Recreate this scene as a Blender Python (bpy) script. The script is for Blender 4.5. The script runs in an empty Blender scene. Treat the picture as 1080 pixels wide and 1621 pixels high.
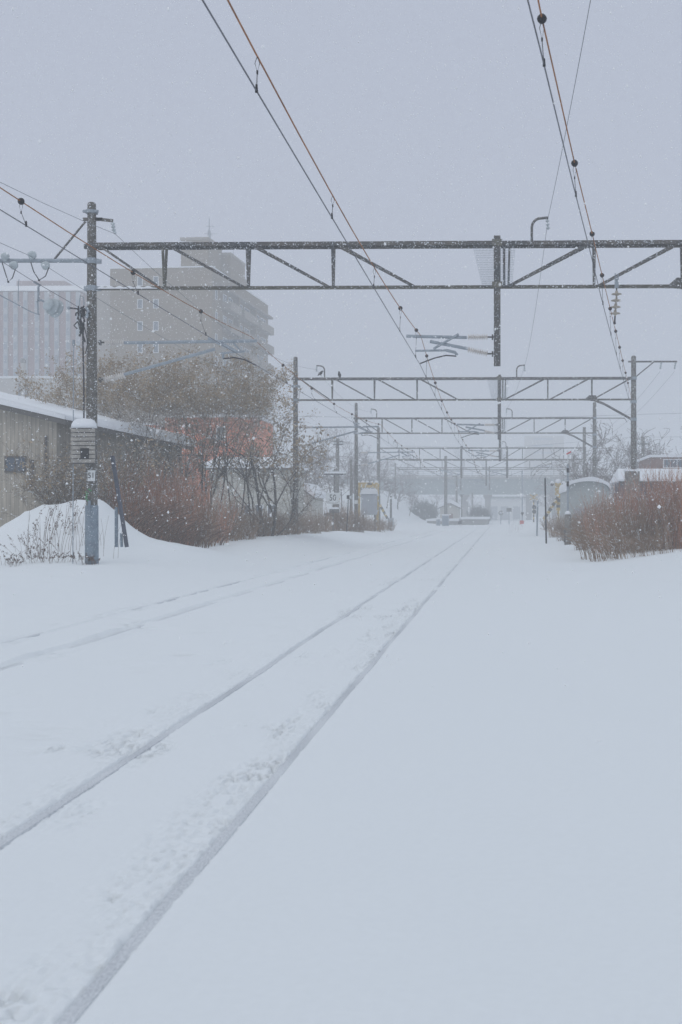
import bpy, math, random
import numpy as np
from mathutils import Vector, Matrix

random.seed(7)
rng = np.random.default_rng(11)
sc = bpy.context.scene
COL = sc.collection
R = math.radians

# ------------------------------------------------------------------ camera
F, CX, CY, CAMZ, YAW = 1801.0, 759.4, 812.0, 1.6, R(1.1)
cam = bpy.data.cameras.new("camera")
cam.sensor_width = 36.0
cam.lens = 36.0 * F / 1621.0
cam.shift_x = (540.0 - CX) / 1621.0
cam.shift_y = (CY - 810.5) / 1621.0
cam.clip_start = 0.1
cam.clip_end = 2500
cam.dof.use_dof = True
cam.dof.focus_distance = 32.0
cam.dof.aperture_fstop = 4.0
camo = bpy.data.objects.new("camera", cam)
COL.objects.link(camo)
camo.location = (0, 0, CAMZ)
camo.rotation_euler = (R(90), 0, YAW)
sc.camera = camo

# ------------------------------------------------------------------ sky, sun, exposure
SUN_EL, SUN_AZ = R(48), R(-150)
w = bpy.data.worlds.new("World")
sc.world = w
w.use_nodes = True
nt = w.node_tree
nt.nodes.clear()
sky = nt.nodes.new("ShaderNodeTexSky")
sky.sky_type = 'NISHITA'
sky.sun_disc = False
sky.sun_elevation = SUN_EL
sky.sun_rotation = SUN_AZ
sky.air_density = 1.0
sky.dust_density = 4.0
tc = nt.nodes.new("ShaderNodeTexCoord")
sep = nt.nodes.new("ShaderNodeSeparateXYZ")
nt.links.new(tc.outputs["Generated"], sep.inputs[0])
ramp = nt.nodes.new("ShaderNodeValToRGB")
ramp.color_ramp.elements[0].position = 0.0
ramp.color_ramp.elements[0].color = (0.465, 0.492, 0.60, 1)
ramp.color_ramp.elements[1].position = 1.0
ramp.color_ramp.elements[1].color = (0.69, 0.76, 0.82, 1)
e = ramp.color_ramp.elements.new(0.40)
e.color = (0.455, 0.493, 0.60, 1)
nt.links.new(sep.outputs["Z"], ramp.inputs[0])
sc10 = nt.nodes.new("ShaderNodeVectorMath")
sc10.operation = 'SCALE'
sc10.inputs["Scale"].default_value = 10.0
nt.links.new(ramp.outputs[0], sc10.inputs[0])
mix = nt.nodes.new("ShaderNodeMix")
mix.data_type = 'RGBA'
mix.inputs[0].default_value = 0.94          # a thick overcast hides nearly all of the clear sky
nt.links.new(sky.outputs[0], mix.inputs[6])
nt.links.new(sc10.outputs[0], mix.inputs[7])
bg = nt.nodes.new("ShaderNodeBackground")
bg.inputs[1].default_value = 0.1
nt.links.new(mix.outputs[2], bg.inputs[0])
out = nt.nodes.new("ShaderNodeOutputWorld")
nt.links.new(bg.outputs[0], out.inputs[0])

sl = bpy.data.lights.new("sun", 'SUN')
sl.energy = 0.5
sl.angle = R(50)
sl.color = (1.0, 0.98, 0.95)
so = bpy.data.objects.new("sun", sl)
COL.objects.link(so)
so.rotation_euler = (R(90) - SUN_EL, 0, R(180) + SUN_AZ * -1)
so.location = (0, 0, 60)

sc.view_settings.view_transform = 'Standard'
sc.view_settings.look = 'None'
sc.view_settings.exposure = 0.06
sc.view_settings.gamma = 1.0
sc.cycles.volume_bounces = 2
sc.cycles.max_bounces = 6
sc.cycles.diffuse_bounces = 3
sc.cycles.transparent_max_bounces = 12
HAZE_DENSITY = 0.0044


# ------------------------------------------------------------------ helpers
def P(px, py, Y):
    """photograph pixel at world distance Y -> world point (metres)"""
    u = (px - CX) / F
    s, c = math.sin(YAW), math.cos(YAW)
    X = Y * (u * c - s) / (c + u * s)
    D = -X * s + Y * c
    return Vector((X, Y, CAMZ + (CY - py) * D / F))


def X_(px, Y):
    return P(px, CY, Y).x


def Z_(px, py, Y):
    return P(px, py, Y).z


class MB:
    def __init__(self):
        self.v, self.f, self.m = [], [], []

    def add(self, vs, fs, mi=0):
        b = len(self.v)
        self.v.extend([tuple(p) for p in vs])
        for q in fs:
            self.f.append(tuple(i + b for i in q))
            self.m.append(mi)
        return self

    def box(self, x0, x1, y0, y1, z0, z1, mi=0):
        return self.add([(x0, y0, z0), (x1, y0, z0), (x1, y1, z0), (x0, y1, z0), (x0, y0, z1), (x1, y0, z1), (x1, y1, z1), (x0, y1, z1)],
                        [(0, 3, 2, 1), (4, 5, 6, 7), (0, 1, 5, 4), (1, 2, 6, 5), (2, 3, 7, 6), (3, 0, 4, 7)], mi)

    def bar(self, a, b, wx, wy=None, mi=0):
        """square bar from a to b"""
        wy = wy or wx
        a, b = Vector(a), Vector(b)
        d = (b - a).normalized()
        up = Vector((0, 1, 0)) if abs(d.y) < 0.9 else Vector((0, 0, 1))
        s = d.cross(up).normalized() * wx / 2
        t = d.cross(s).normalized() * wy / 2
        vs = [a - s - t, a + s - t, a + s + t, a - s + t, b - s - t, b + s - t, b + s + t, b - s + t]
        return self.add(vs, [(0, 1, 2, 3), (7, 6, 5, 4), (1, 0, 4, 5), (2, 1, 5, 6), (3, 2, 6, 7), (0, 3, 7, 4)], mi)

    def tube(self, pts, r, n=6, mi=0, cap=True):
        pts = [Vector(p) for p in pts]
        k = len(pts)
        rs = r if isinstance(r, (list, tuple)) else [r] * k
        vs, fs = [], []
        ref = None
        for i, p in enumerate(pts):
            d = (pts[min(i + 1, k - 1)] - pts[max(i - 1, 0)])
            d = d.normalized() if d.length > 1e-9 else Vector((0, 0, 1))
            if ref is None:
                ref = Vector((0, 0, 1)) if abs(d.z) < 0.9 else Vector((1, 0, 0))
                ref = (ref - d * ref.dot(d)).normalized()
            else:
                ref = (ref - d * ref.dot(d))
                ref = ref.normalized() if ref.length > 1e-6 else d.orthogonal().normalized()
            b = d.cross(ref)
            for j in range(n):
                a = 2 * math.pi * j / n
                vs.append(p + (ref * math.cos(a) + b * math.sin(a)) * rs[i])
        for i in range(k - 1):
            for j in range(n):
                j2 = (j + 1) % n
                fs.append((i * n + j, i * n + j2, (i + 1) * n + j2, (i + 1) * n + j))
        if cap:
            fs.append(tuple(reversed(range(n))))
            fs.append(tuple(range((k - 1) * n, k * n)))
        return self.add(vs, fs, mi)

    def lathe(self, a, b, prof, n=10, mi=0):
        """prof: list of (t along a->b 0..1, radius)"""
        a, b = Vector(a), Vector(b)
        d = b - a
        L = d.length
        dn = d.normalized()
        ref = Vector((0, 0, 1)) if abs(dn.z) < 0.9 else Vector((1, 0, 0))
        ref = (ref - dn * ref.dot(dn)).normalized()
        bb = dn.cross(ref)
        vs, fs = [], []
        for t, r in prof:
            for j in range(n):
                an = 2 * math.pi * j / n
                vs.append(a + d * t + (ref * math.cos(an) + bb * math.sin(an)) * r)
        k = len(prof)
        for i in range(k - 1):
            for j in range(n):
                j2 = (j + 1) % n
                fs.append((i * n + j, i * n + j2, (i + 1) * n + j2, (i + 1) * n + j))
        fs.append(tuple(reversed(range(n))))
        fs.append(tuple(range((k - 1) * n, k * n)))
        return self.add(vs, fs, mi)

    def ball(self, c, r, n=8, mi=0):
        c = Vector(c)
        prof = [((1 - math.cos(math.pi * i / 6)) / 2, max(1e-4, r * math.sin(math.pi * i / 6))) for i in range(7)]
        return self.lathe(c - Vector((0, 0, r)), c + Vector((0, 0, r)), prof, n, mi)

    def prism(self, poly, y0, y1, mi=0):
        """poly of (x,z) extruded along y"""
        n = len(poly)
        vs = [(x, y0, z) for x, z in poly] + [(x, y1, z) for x, z in poly]
        fs = [tuple(range(n)), tuple(reversed(range(n, 2 * n)))]
        fs += [(i, i + n, (i + 1) % n + n, (i + 1) % n) for i in range(n)]
        return self.add(vs, fs, mi)

    def build(self, name, mats, parent=None, smooth=False, loc=None):
        me = bpy.data.meshes.new(name)
        me.from_pydata(self.v, [], self.f)
        for m in (mats if isinstance(mats, (list, tuple)) else [mats]):
            me.materials.append(m)
        if isinstance(mats, (list, tuple)) and len(mats) > 1:
            me.polygons.foreach_set("material_index", self.m)
        if smooth:
            me.polygons.foreach_set("use_smooth", [True] * len(me.polygons))
        me.update()
        o = bpy.data.objects.new(name, me)
        COL.objects.link(o)
        if parent:
            o.parent = parent
        if loc is not None:
            o.location = loc
        return o


def tag(o, label=None, cat=None, group=None, kind=None):
    if label: o["label"] = label
    if cat: o["category"] = cat
    if group: o["group"] = group
    if kind: o["kind"] = kind
    return o


def empty(name, loc, label, cat, group=None, rz=0.0):
    o = bpy.data.objects.new(name, None)
    o.empty_display_size = 0.2
    COL.objects.link(o)
    o.location = loc
    o.rotation_euler = (0, 0, rz)
    return tag(o, label, cat, group)


def copy_tree(o, parent=None):
    c = o.copy()
    COL.objects.link(c)
    c.parent = parent
    for ch in list(o.children):
        copy_tree(ch, c)
    return c


# value noise on arrays
_tab = rng.random((512, 512))


def vnoise(x, y):
    xi, yi = np.floor(x).astype(int), np.floor(y).astype(int)
    fx, fy = x - xi, y - yi
    fx, fy = fx * fx * (3 - 2 * fx), fy * fy * (3 - 2 * fy)
    a = _tab[xi % 512, yi % 512]; b = _tab[(xi + 1) % 512, yi % 512]
    c = _tab[xi % 512, (yi + 1) % 512]; d = _tab[(xi + 1) % 512, (yi + 1) % 512]
    return (a * (1 - fx) + b * fx) * (1 - fy) + (c * (1 - fx) + d * fx) * fy - 0.5


def sstep(a, b, x):
    t = np.clip((x - a) / (b - a), 0, 1)
    return t * t * (3 - 2 * t)


# ------------------------------------------------------------------ materials
def mat(name, col, rough=0.7, metal=0.0, var=0.15, vscale=6.0, speck=0.0, sscale=30.0, bump=0.0, stretch=None, alt=None):
    """procedural surface: colour varied by noise, optional stuck-snow specks"""
    m = bpy.data.materials.new(name)
    m.use_nodes = True
    t = m.node_tree
    b = t.nodes["Principled BSDF"]
    b.inputs["Roughness"].default_value = rough
    b.inputs["Metallic"].default_value = metal
    b.inputs["Specular IOR Level"].default_value = 0.3
    tcn = t.nodes.new("ShaderNodeTexCoord")
    src = tcn.outputs["Object"]
    mp = t.nodes.new("ShaderNodeMapping")
    if stretch:
        mp.inputs["Scale"].default_value = stretch
    t.links.new(src, mp.inputs[0])
    n = t.nodes.new("ShaderNodeTexNoise")
    n.inputs["Scale"].default_value = vscale
    n.inputs["Detail"].default_value = 4
    t.links.new(mp.outputs[0], n.inputs[0])
    r = t.nodes.new("ShaderNodeValToRGB")
    r.color_ramp.elements[0].position = 0.3
    r.color_ramp.elements[1].position = 0.7
    c2 = alt or tuple(min(1, c * (1 + var)) for c in col)
    r.color_ramp.elements[0].color = (*[c * (1 - var) for c in col], 1)
    r.color_ramp.elements[1].color = (*c2, 1)
    t.links.new(n.outputs[0], r.inputs[0])
    last = r.outputs[0]
    if speck > 0:
        n2 = t.nodes.new("ShaderNodeTexNoise")
        n2.inputs["Scale"].default_value = sscale
        n2.inputs["Detail"].default_value = 3
        t.links.new(src, n2.inputs[0])
        r2 = t.nodes.new("ShaderNodeValToRGB")
        p = 0.72 - 0.3 * speck
        r2.color_ramp.elements[0].position = p
        r2.color_ramp.elements[1].position = p + 0.06
        t.links.new(n2.outputs[0], r2.inputs[0])
        mx = t.nodes.new("ShaderNodeMix")
        mx.data_type = 'RGBA'
        t.links.new(r2.outputs[0], mx.inputs[0])
        t.links.new(last, mx.inputs[6])
        mx.inputs[7].default_value = (0.72, 0.76, 0.8, 1)
        last = mx.outputs[2]
    t.links.new(last, b.inputs["Base Color"])
    if bump > 0:
        bp = t.nodes.new("ShaderNodeBump")
        bp.inputs["Strength"].default_value = bump
        bp.inputs["Distance"].default_value = 0.02
        t.links.new(n.outputs[0], bp.inputs["Height"])
        t.links.new(bp.outputs[0], b.inputs["Normal"])
    return m


M = {}
M['snow'] = mat("snow", (0.80, 0.83, 0.85), 0.9, var=0.012, vscale=26, bump=0.12)
M['snowcap'] = mat("snow_cap", (0.80, 0.82, 0.85), 0.9, var=0.02, vscale=5)
M['concrete'] = mat("pole_concrete", (0.125, 0.116, 0.103), 0.9, var=0.35, vscale=9, speck=0.42, sscale=26)
M['steel'] = mat("gantry_steel", (0.092, 0.10, 0.11), 0.75, var=0.3, vscale=1.7, alt=(0.135, 0.12, 0.105), speck=0.42, sscale=30)
M['rusty'] = mat("weathered_steel", (0.12, 0.115, 0.095), 0.8, var=0.35, vscale=5, speck=0.36, sscale=30)
M['galv'] = mat("galvanised_tube", (0.30, 0.34, 0.38), 0.6, var=0.15, vscale=8, speck=0.3, sscale=30)
M['jacket'] = mat("blue_grey_jacket", (0.20, 0.25, 0.30), 0.8, var=0.2, vscale=7, speck=0.3, sscale=34)
M['insul'] = mat("cream_porcelain", (0.66, 0.63, 0.60), 0.4, var=0.15, vscale=9)
M['insul_brown'] = mat("tan_porcelain", (0.40, 0.36, 0.30), 0.4, var=0.15, vscale=9)
M['insul_blue'] = mat("pale_glass_disc", (0.46, 0.51, 0.53), 0.3, var=0.12, vscale=9)
M['rustwire'] = mat("rusted_wire", (0.30, 0.13, 0.055), 0.8, var=0.35, vscale=3)
M['wire'] = mat("copper_contact_wire", (0.12, 0.125, 0.145), 0.6, var=0.2, vscale=3)
M['greywire'] = mat("aluminium_wire", (0.16, 0.18, 0.20), 0.6, var=0.15, vscale=3)
M['dark'] = mat("dark_fitting", (0.028, 0.028, 0.032), 0.6, var=0.3, vscale=8)
M['cable'] = mat("black_cable", (0.035, 0.035, 0.04), 0.6, var=0.3, vscale=8, speck=0.3, sscale=40)
M['white'] = mat("white_plate", (0.66, 0.68, 0.68), 0.6, var=0.06, vscale=4)
M['black'] = mat("black_paint", (0.02, 0.02, 0.022), 0.6, var=0.2, vscale=5)
M['green'] = mat("green_marker", (0.05, 0.32, 0.10), 0.6, var=0.1)
M['bark'] = mat("bark", (0.085, 0.075, 0.065), 0.9, var=0.35, vscale=8, speck=0.3, sscale=20)
M['twig'] = mat("twig", (0.21, 0.175, 0.14), 0.9, var=0.3, vscale=5, speck=0.5, sscale=7)
M['pod'] = mat("dry_seed_pods", (0.36, 0.275, 0.18), 0.9, var=0.4, vscale=1.2, speck=0.42, sscale=5)
M['redstem'] = mat("red_brown_stems", (0.41, 0.205, 0.13), 0.9, var=0.4, vscale=1.0, speck=0.44, sscale=6)
M['brownstem'] = mat("brown_stems", (0.27, 0.185, 0.125), 0.9, var=0.35, vscale=1.3, speck=0.4, sscale=6)
M['drygrass'] = mat("dry_grass", (0.13, 0.085, 0.065), 0.9, var=0.4, vscale=4)
M['haretree'] = mat("far_tree_bark", (0.13, 0.10, 0.095), 0.9, var=0.3, vscale=2, speck=0.35, sscale=2)
M['evergreen'] = mat("evergreen_needles", (0.045, 0.06, 0.055), 0.9, var=0.4, vscale=2, speck=0.25, sscale=3)
M['tile'] = mat("brown_facade_tile", (0.20, 0.15, 0.095), 0.8, var=0.08, vscale=2.0)
M['tile2'] = mat("grey_brown_render", (0.29, 0.255, 0.215), 0.8, var=0.08, vscale=1.5)
M['parapet'] = mat("balcony_render", (0.235, 0.20, 0.165), 0.8, var=0.1, vscale=1)
M['paneblue'] = mat("blue_grey_glazing", (0.25, 0.30, 0.36), 0.3, var=0.1)
M['frame'] = mat("white_window_frame", (0.74, 0.76, 0.77), 0.5, var=0.05)
M['pinkwall'] = mat("dull_red_facade", (0.29, 0.195, 0.195), 0.8, var=0.1, vscale=0.8)
M['paleblue'] = mat("pale_pilaster", (0.41, 0.44, 0.475), 0.7, var=0.1, vscale=1)
M['beige'] = mat("beige_render", (0.43, 0.41, 0.38), 0.8, var=0.08, vscale=0.6)
M['fascia'] = mat("dark_fascia", (0.12, 0.115, 0.11), 0.8, var=0.2)
M['orange'] = mat("orange_sheet_metal", (0.66, 0.20, 0.085), 0.6, var=0.12, vscale=1.2)
M['palewall'] = mat("pale_house_wall", (0.48, 0.47, 0.42), 0.8, var=0.08)
M['greenwall'] = mat("grey_green_sheet", (0.40, 0.43, 0.42), 0.6, var=0.1)
M['navy'] = mat("dark_blue_wall", (0.085, 0.095, 0.125), 0.7, var=0.15)
M['brickred'] = mat("red_brown_cladding", (0.24, 0.155, 0.135), 0.8, var=0.2, vscale=1.5)
M['yellow'] = mat("yellow_paint", (0.52, 0.38, 0.13), 0.7, var=0.2, vscale=4, speck=0.5, sscale=6)
M['cabinet'] = mat("grey_cabinet_paint", (0.40, 0.43, 0.47), 0.6, var=0.06)
M['bridge'] = mat("bridge_girder_paint", (0.24, 0.30, 0.30), 0.7, var=0.1, vscale=0.5)
M['bridgecon'] = mat("bridge_concrete", (0.30, 0.30, 0.29), 0.9, var=0.12, vscale=0.5)
M['red'] = mat("red_paint", (0.55, 0.06, 0.05), 0.5, var=0.1)
M['slatgrey'] = mat("weathered_slats", (0.20, 0.185, 0.165), 0.85, var=0.3, vscale=6, speck=0.3, sscale=30)
M['slatpale'] = mat("pale_weathered_slats", (0.33, 0.31, 0.28), 0.85, var=0.3, vscale=6, speck=0.3, sscale=30)
M['crow'] = mat("crow_feathers", (0.018, 0.018, 0.022), 0.6, var=0.3)


def glass_mat():
    m = bpy.data.materials.new("window_glass")
    m.use_nodes = True
    b = m.node_tree.nodes["Principled BSDF"]
    b.inputs["Base Color"].default_value = (0.10, 0.13, 0.17, 1)
    b.inputs["Roughness"].default_value = 0.12
    return m


M['glass'] = glass_mat()


def plank_mat():
    """vertical weathered boards"""
    m = bpy.data.materials.new("weathered_boards")
    m.use_nodes = True
    t = m.node_tree
    b = t.nodes["Principled BSDF"]
    b.inputs["Roughness"].default_value = 0.9
    tcn = t.nodes.new("ShaderNodeTexCoord")
    mp = t.nodes.new("ShaderNodeMapping")
    mp.inputs["Scale"].default_value = (1, 1, 0.12)
    t.links.new(tcn.outputs["Object"], mp.inputs[0])
    n = t.nodes.new("ShaderNodeTexNoise")
    n.inputs["Scale"].default_value = 7
    n.inputs["Detail"].default_value = 6
    t.links.new(mp.outputs[0], n.inputs[0])
    r = t.nodes.new("ShaderNodeValToRGB")
    r.color_ramp.elements[0].position = 0.3
    r.color_ramp.elements[0].color = (0.34, 0.31, 0.26, 1)
    r.color_ramp.elements[1].position = 0.72
    r.color_ramp.elements[1].color = (0.55, 0.50, 0.42, 1)
    t.links.new(n.outputs[0], r.inputs[0])
    wv = t.nodes.new("ShaderNodeTexWave")
    wv.inputs["Scale"].default_value = 2.2
    wv.inputs["Distortion"].default_value = 0.15
    wv.bands_direction = 'X'
    t.links.new(tcn.outputs["Object"], wv.inputs[0])
    r2 = t.nodes.new("ShaderNodeValToRGB")
    r2.color_ramp.elements[0].position = 0.0
    r2.color_ramp.elements[0].color = (0.68, 0.68, 0.68, 1)
    r2.color_ramp.elements[1].position = 0.12
    r2.color_ramp.elements[1].color = (1, 1, 1, 1)
    t.links.new(wv.outputs[0], r2.inputs[0])
    mx = t.nodes.new("ShaderNodeMix")
    mx.data_type = 'RGBA'
    mx.blend_type = 'MULTIPLY'
    mx.inputs[0].default_value = 1.0
    t.links.new(r.outputs[0], mx.inputs[6])
    t.links.new(r2.outputs[0], mx.inputs[7])
    t.links.new(mx.outputs[2], b.inputs["Base Color"])
    return m


M['planks'] = plank_mat()


def rail_mat(name, cover):
    """steel rail head under a thin dusting of snow, streaked along the rail"""
    m = bpy.data.materials.new(name)
    m.use_nodes = True
    t = m.node_tree
    b = t.nodes["Principled BSDF"]
    b.inputs["Roughness"].default_value = 0.7
    tcn = t.nodes.new("ShaderNodeTexCoord")
    mp = t.nodes.new("ShaderNodeMapping")
    mp.inputs["Scale"].default_value = (120, 45.0, 120)
    t.links.new(tcn.outputs["Object"], mp.inputs[0])
    n = t.nodes.new("ShaderNodeTexNoise")
    n.inputs["Scale"].default_value = 1.0
    n.inputs["Detail"].default_value = 5
    t.links.new(mp.outputs[0], n.inputs[0])
    n2 = t.nodes.new("ShaderNodeTexNoise")
    n2.inputs["Scale"].default_value = 0.55
    n2.inputs["Detail"].default_value = 2
    t.links.new(tcn.outputs["Object"], n2.inputs[0])
    ad = t.nodes.new("ShaderNodeMath")
    ad.operation = 'MULTIPLY_ADD'
    ad.inputs[1].default_value = 0.7
    t.links.new(n2.outputs[0], ad.inputs[0])
    t.links.new(n.outputs[0], ad.inputs[2])
    r = t.nodes.new("ShaderNodeValToRGB")
    r.color_ramp.elements[0].position = cover
    r.color_ramp.elements[0].color = (0.40, 0.425, 0.46, 1)
    r.color_ramp.elements[1].position = cover + 0.40
    r.color_ramp.elements[1].color = (0.70, 0.725, 0.755, 1)
    t.links.new(ad.outputs[0], r.inputs[0])
    t.links.new(r.outputs[0], b.inputs["Base Color"])
    return m


M['rail'] = rail_mat("snow_dusted_rail", 0.56)
M['rail2'] = rail_mat("snow_covered_rail", 0.42)


def text_mesh(s, size):
    cu = bpy.data.curves.new("lettering", 'FONT')
    cu.body = s
    cu.size = size
    cu.align_x = 'CENTER'
    cu.align_y = 'CENTER'
    cu.extrude = 0.004
    cu.resolution_u = 4
    o = bpy.data.objects.new("lettering_source", cu)
    COL.objects.link(o)
    dg = bpy.context.evaluated_depsgraph_get()
    me = bpy.data.meshes.new_from_object(o.evaluated_get(dg))
    vs = [tuple(v.co) for v in me.vertices]
    fs = [tuple(p.vertices) for p in me.polygons]
    bpy.data.objects.remove(o)
    bpy.data.curves.remove(cu)
    bpy.data.meshes.remove(me)
    return vs, fs


def sign_plate(parent, name, x, z, wd, ht, y, s, size, th=0.012, back=None):
    """flat plate facing the camera (towards -y) with lettering in its own mesh"""
    mb = MB()
    mb.box(x - wd / 2, x + wd / 2, y, y + th, z - ht / 2, z + ht / 2)
    pl = mb.build(name, back or M['white'], parent)
    if s:
        vs, fs = text_mesh(s, size)
        t = MB()
        t.add([(x + a, y - 0.004 + 0.0 * c - c, z + b) for a, b, c in vs], fs)
        t.build("lettering", M['black'], pl)
    return pl


# ------------------------------------------------------------------ ground: one snow sheet with rail grooves
RAILS = [-1.377, -2.443, -5.12, -6.17]      # rail head centres, rail tops at z = 0


def ground_h(X, Y):
    X = np.asarray(X, float); Y = np.asarray(Y, float)
    h = 0.006 + 0.10 * vnoise(X * 0.33 + 9, Y * 0.16 + 3) * sstep(0.9, 3.2, np.abs(X + 1.9)) * sstep(0.8, 2, np.abs(X + 5.65)) + 0.02 * vnoise(X * 0.9, Y * 0.5)
    # left shoulder
    left = sstep(-7.0, -10.2, X)
    h = h + left * (0.28 + 0.22 * sstep(30, 48, Y) - 0.30 * sstep(62, 95, Y) + 0.25 * vnoise(X * 0.3, Y * 0.25) * sstep(-10, -13, X))
    # drift heaped in front of the barn
    dy = np.exp(-((Y - 33.6 - 0.3 * np.sin(X * 1.3)) / 1.8) ** 2)
    d = 1.62 * np.exp(-((X + 12.3) / 1.35) ** 2) * dy
    d = d + 1.12 * np.exp(-((X + 14.15) / 1.15) ** 2) * dy
    d = d + 0.30 * np.exp(-((X + 10.0) / 1.3) ** 2 - ((Y - 34.5) / 2.2) ** 2)
    h = h + d * (1 + 0.22 * vnoise(X * 1.1 + 4, Y * 1.3) + 0.14 * vnoise(X * 2.7, Y * 2.9)) + 0.05 * vnoise(X * 1.9, Y * 1.7) * left
    h = h + 0.010 * vnoise(X * 2.3 + 5, Y * 1.1) + 0.005 * vnoise(X * 7.3, Y * 3.1 + X * 1.5)
    # right bank
    rb = sstep(2.6, 6.2, X) * sstep(24, 40, Y) * (1 - 0.5 * sstep(60, 100, Y))
    h = h + rb * (0.32 + 0.12 * vnoise(X * 0.5, Y * 0.2))
    rb2 = np.exp(-((X - 3.6) / 1.6) ** 2) * sstep(80, 96, Y) * sstep(170, 120, Y)
    h = h + 0.55 * rb2
    # bank beside the far line and rising land far away
    h = h + 5.0 * sstep(-11.5, -20, X) * sstep(110, 150, Y)
    h = h + 9.0 * sstep(-16, -60, X) * sstep(140, 260, Y)
    h = h + 4.0 * sstep(16, 50, X) * sstep(150, 260, Y)
    return h


def build_ground():
    xs = set()
    def addr(a, b, s):
        for v in np.arange(a, b, s): xs.add(round(float(v), 4))
    addr(-20, 12, 0.14)
    for r in RAILS[:2]:
        addr(r - 0.62, r + 0.30, 0.013)
    addr(RAILS[1] + 0.022, RAILS[1] + 0.062, 0.0043)
    for r in RAILS[2:]:
        addr(r - 0.30, r + 0.30, 0.03)
    v = 12.0
    while v < 560:
        xs.add(round(v, 3)); xs.add(round(-v - 8, 3)); v *= 1.09
    xs.add(565.0); xs.add(-590.0)
    xs = np.array(sorted(xs))
    ys = [-45, -20, -8, -2, 0.5, 1.5]
    y = 2.2
    while y < 800:
        ys.append(y)
        y *= 1.0038 if y < 24 else (1.010 if y < 150 else 1.04)
    ys = np.array(ys + [800.0])
    X, Y = np.meshgrid(xs, ys)
    H = ground_h(X, Y)
    near = sstep(70, 20, Y)
    for i, r in enumerate(RAILS):
        dx = X - r
        gauge = 1 if r in (RAILS[1], RAILS[3]) else -1          # side of the rail facing the track centre
        ragged = 0.010 * vnoise(Y * 9 + i * 31, X * 0 + i * 7.3) + 0.012 * vnoise(Y * 28 + i * 11, X * 20)
        bare = sstep(0.36, 0.6, vnoise(Y * 0.5 + 17.0 * i, Y * 0 + 3.1) + 0.5)
        # snow drops below the rail top so the head shows
        inside = sstep(0.036, 0.027, np.abs(dx + ragged * 0.6))
        open_ = sstep((-0.34, -0.36, -0.12, 0.0)[i] - 0.1, (-0.34, -0.36, -0.12, 0.0)[i] + 0.1, vnoise(Y * 0.62 + 23 * i, Y * 0 + 1.7) + 0.35 * vnoise(Y * 3.1 + 5 * i, X * 8))
        H = H - (0.004 if i < 2 else 0.008) * np.exp(-((dx + 0.02) / 0.11) ** 2)
        H = H * (1 - inside) + inside * (-0.05 * open_ + 0.006 * (1 - open_) + 0.004 * vnoise(Y * 8, X * 30))
        # flangeway cut on the gauge side
        g = dx * gauge
        if i < 2:
            cut = sstep(0.030, 0.034, g + ragged * 0.4) * sstep(0.054, 0.044, g + ragged * 0.9)
            H = H - cut * (0.004 + 0.05 * (i == 1) * sstep(11, 6, Y + 6 * vnoise(Y * 0.7, Y * 0)) + 0.006 * bare)
            # crumbled snow thrown to the left of each rail
            t = np.clip(-dx / (0.44 if i == 0 else 0.30), 0, 1)
            patch = sstep(-0.12, 0.25, vnoise(Y * 0.55 + 40 * i, Y * 0 + 9.7)) * 0.75 + 0.25 + 0.5 * sstep(10, 5, Y)
            env = sstep(0.04, 0.13, t) * sstep(1.0, 0.45, t + 0.9 * vnoise(Y * 2.1 + 5, X * 3)) * near * patch
            mask = sstep(-0.02, 0.22, vnoise(Y * 1.7 + 3, X * 5 + i))
            fleck = sstep(0.18, 0.30, vnoise(Y * 17 + 3, X * 42 + i)) + 0.9 * sstep(0.16, 0.30, vnoise(Y * 33, X * 71 + i))
            H = H - env * (0.032 * fleck * (0.35 + mask) + 0.008 * mask + 0.006 * vnoise(Y * 6, X * 11))
            # soft lip beside the rail
            H = H + 0.005 * np.exp(-((dx - 0.10 * -gauge) / 0.05) ** 2) * near
        else:
            H = H + 0.03 * np.exp(-((np.abs(dx) - 0.16) / 0.07) ** 2) * sstep(-0.1, 0.4, vnoise(Y * 0.8 + i, Y * 0)) * near
            H = H - 0.035 * sstep(0.04, 0.07, g) * sstep(0.16, 0.10, g + ragged * 3)
    ny, nx = X.shape
    vs = np.stack([X.ravel(), Y.ravel(), H.ravel()], 1).astype(np.float32)
    idx = np.arange(ny * nx).reshape(ny, nx)
    q = np.stack([idx[:-1, :-1], idx[:-1, 1:], idx[1:, 1:], idx[1:, :-1]], -1).reshape(-1, 4)
    me = bpy.data.meshes.new("ground")
    me.vertices.add(len(vs)); me.vertices.foreach_set("co", vs.ravel())
    me.loops.add(q.size); me.loops.foreach_set("vertex_index", q.ravel().astype(np.int32))
    me.polygons.add(len(q)); me.polygons.foreach_set("loop_start", np.arange(0, q.size, 4, dtype=np.int32))
    me.polygons.foreach_set("use_smooth", np.ones(len(q), bool))
    me.materials.append(M['snow'])
    me.update(calc_edges=True)
    o = bpy.data.objects.new("ground", me)
    COL.objects.link(o)
    tag(o, "snow covered ground across the railway yard", "ground", kind="structure")


build_ground()


def gz(x, y):
    return float(ground_h(np.array([x]), np.array([y]))[0])


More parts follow.
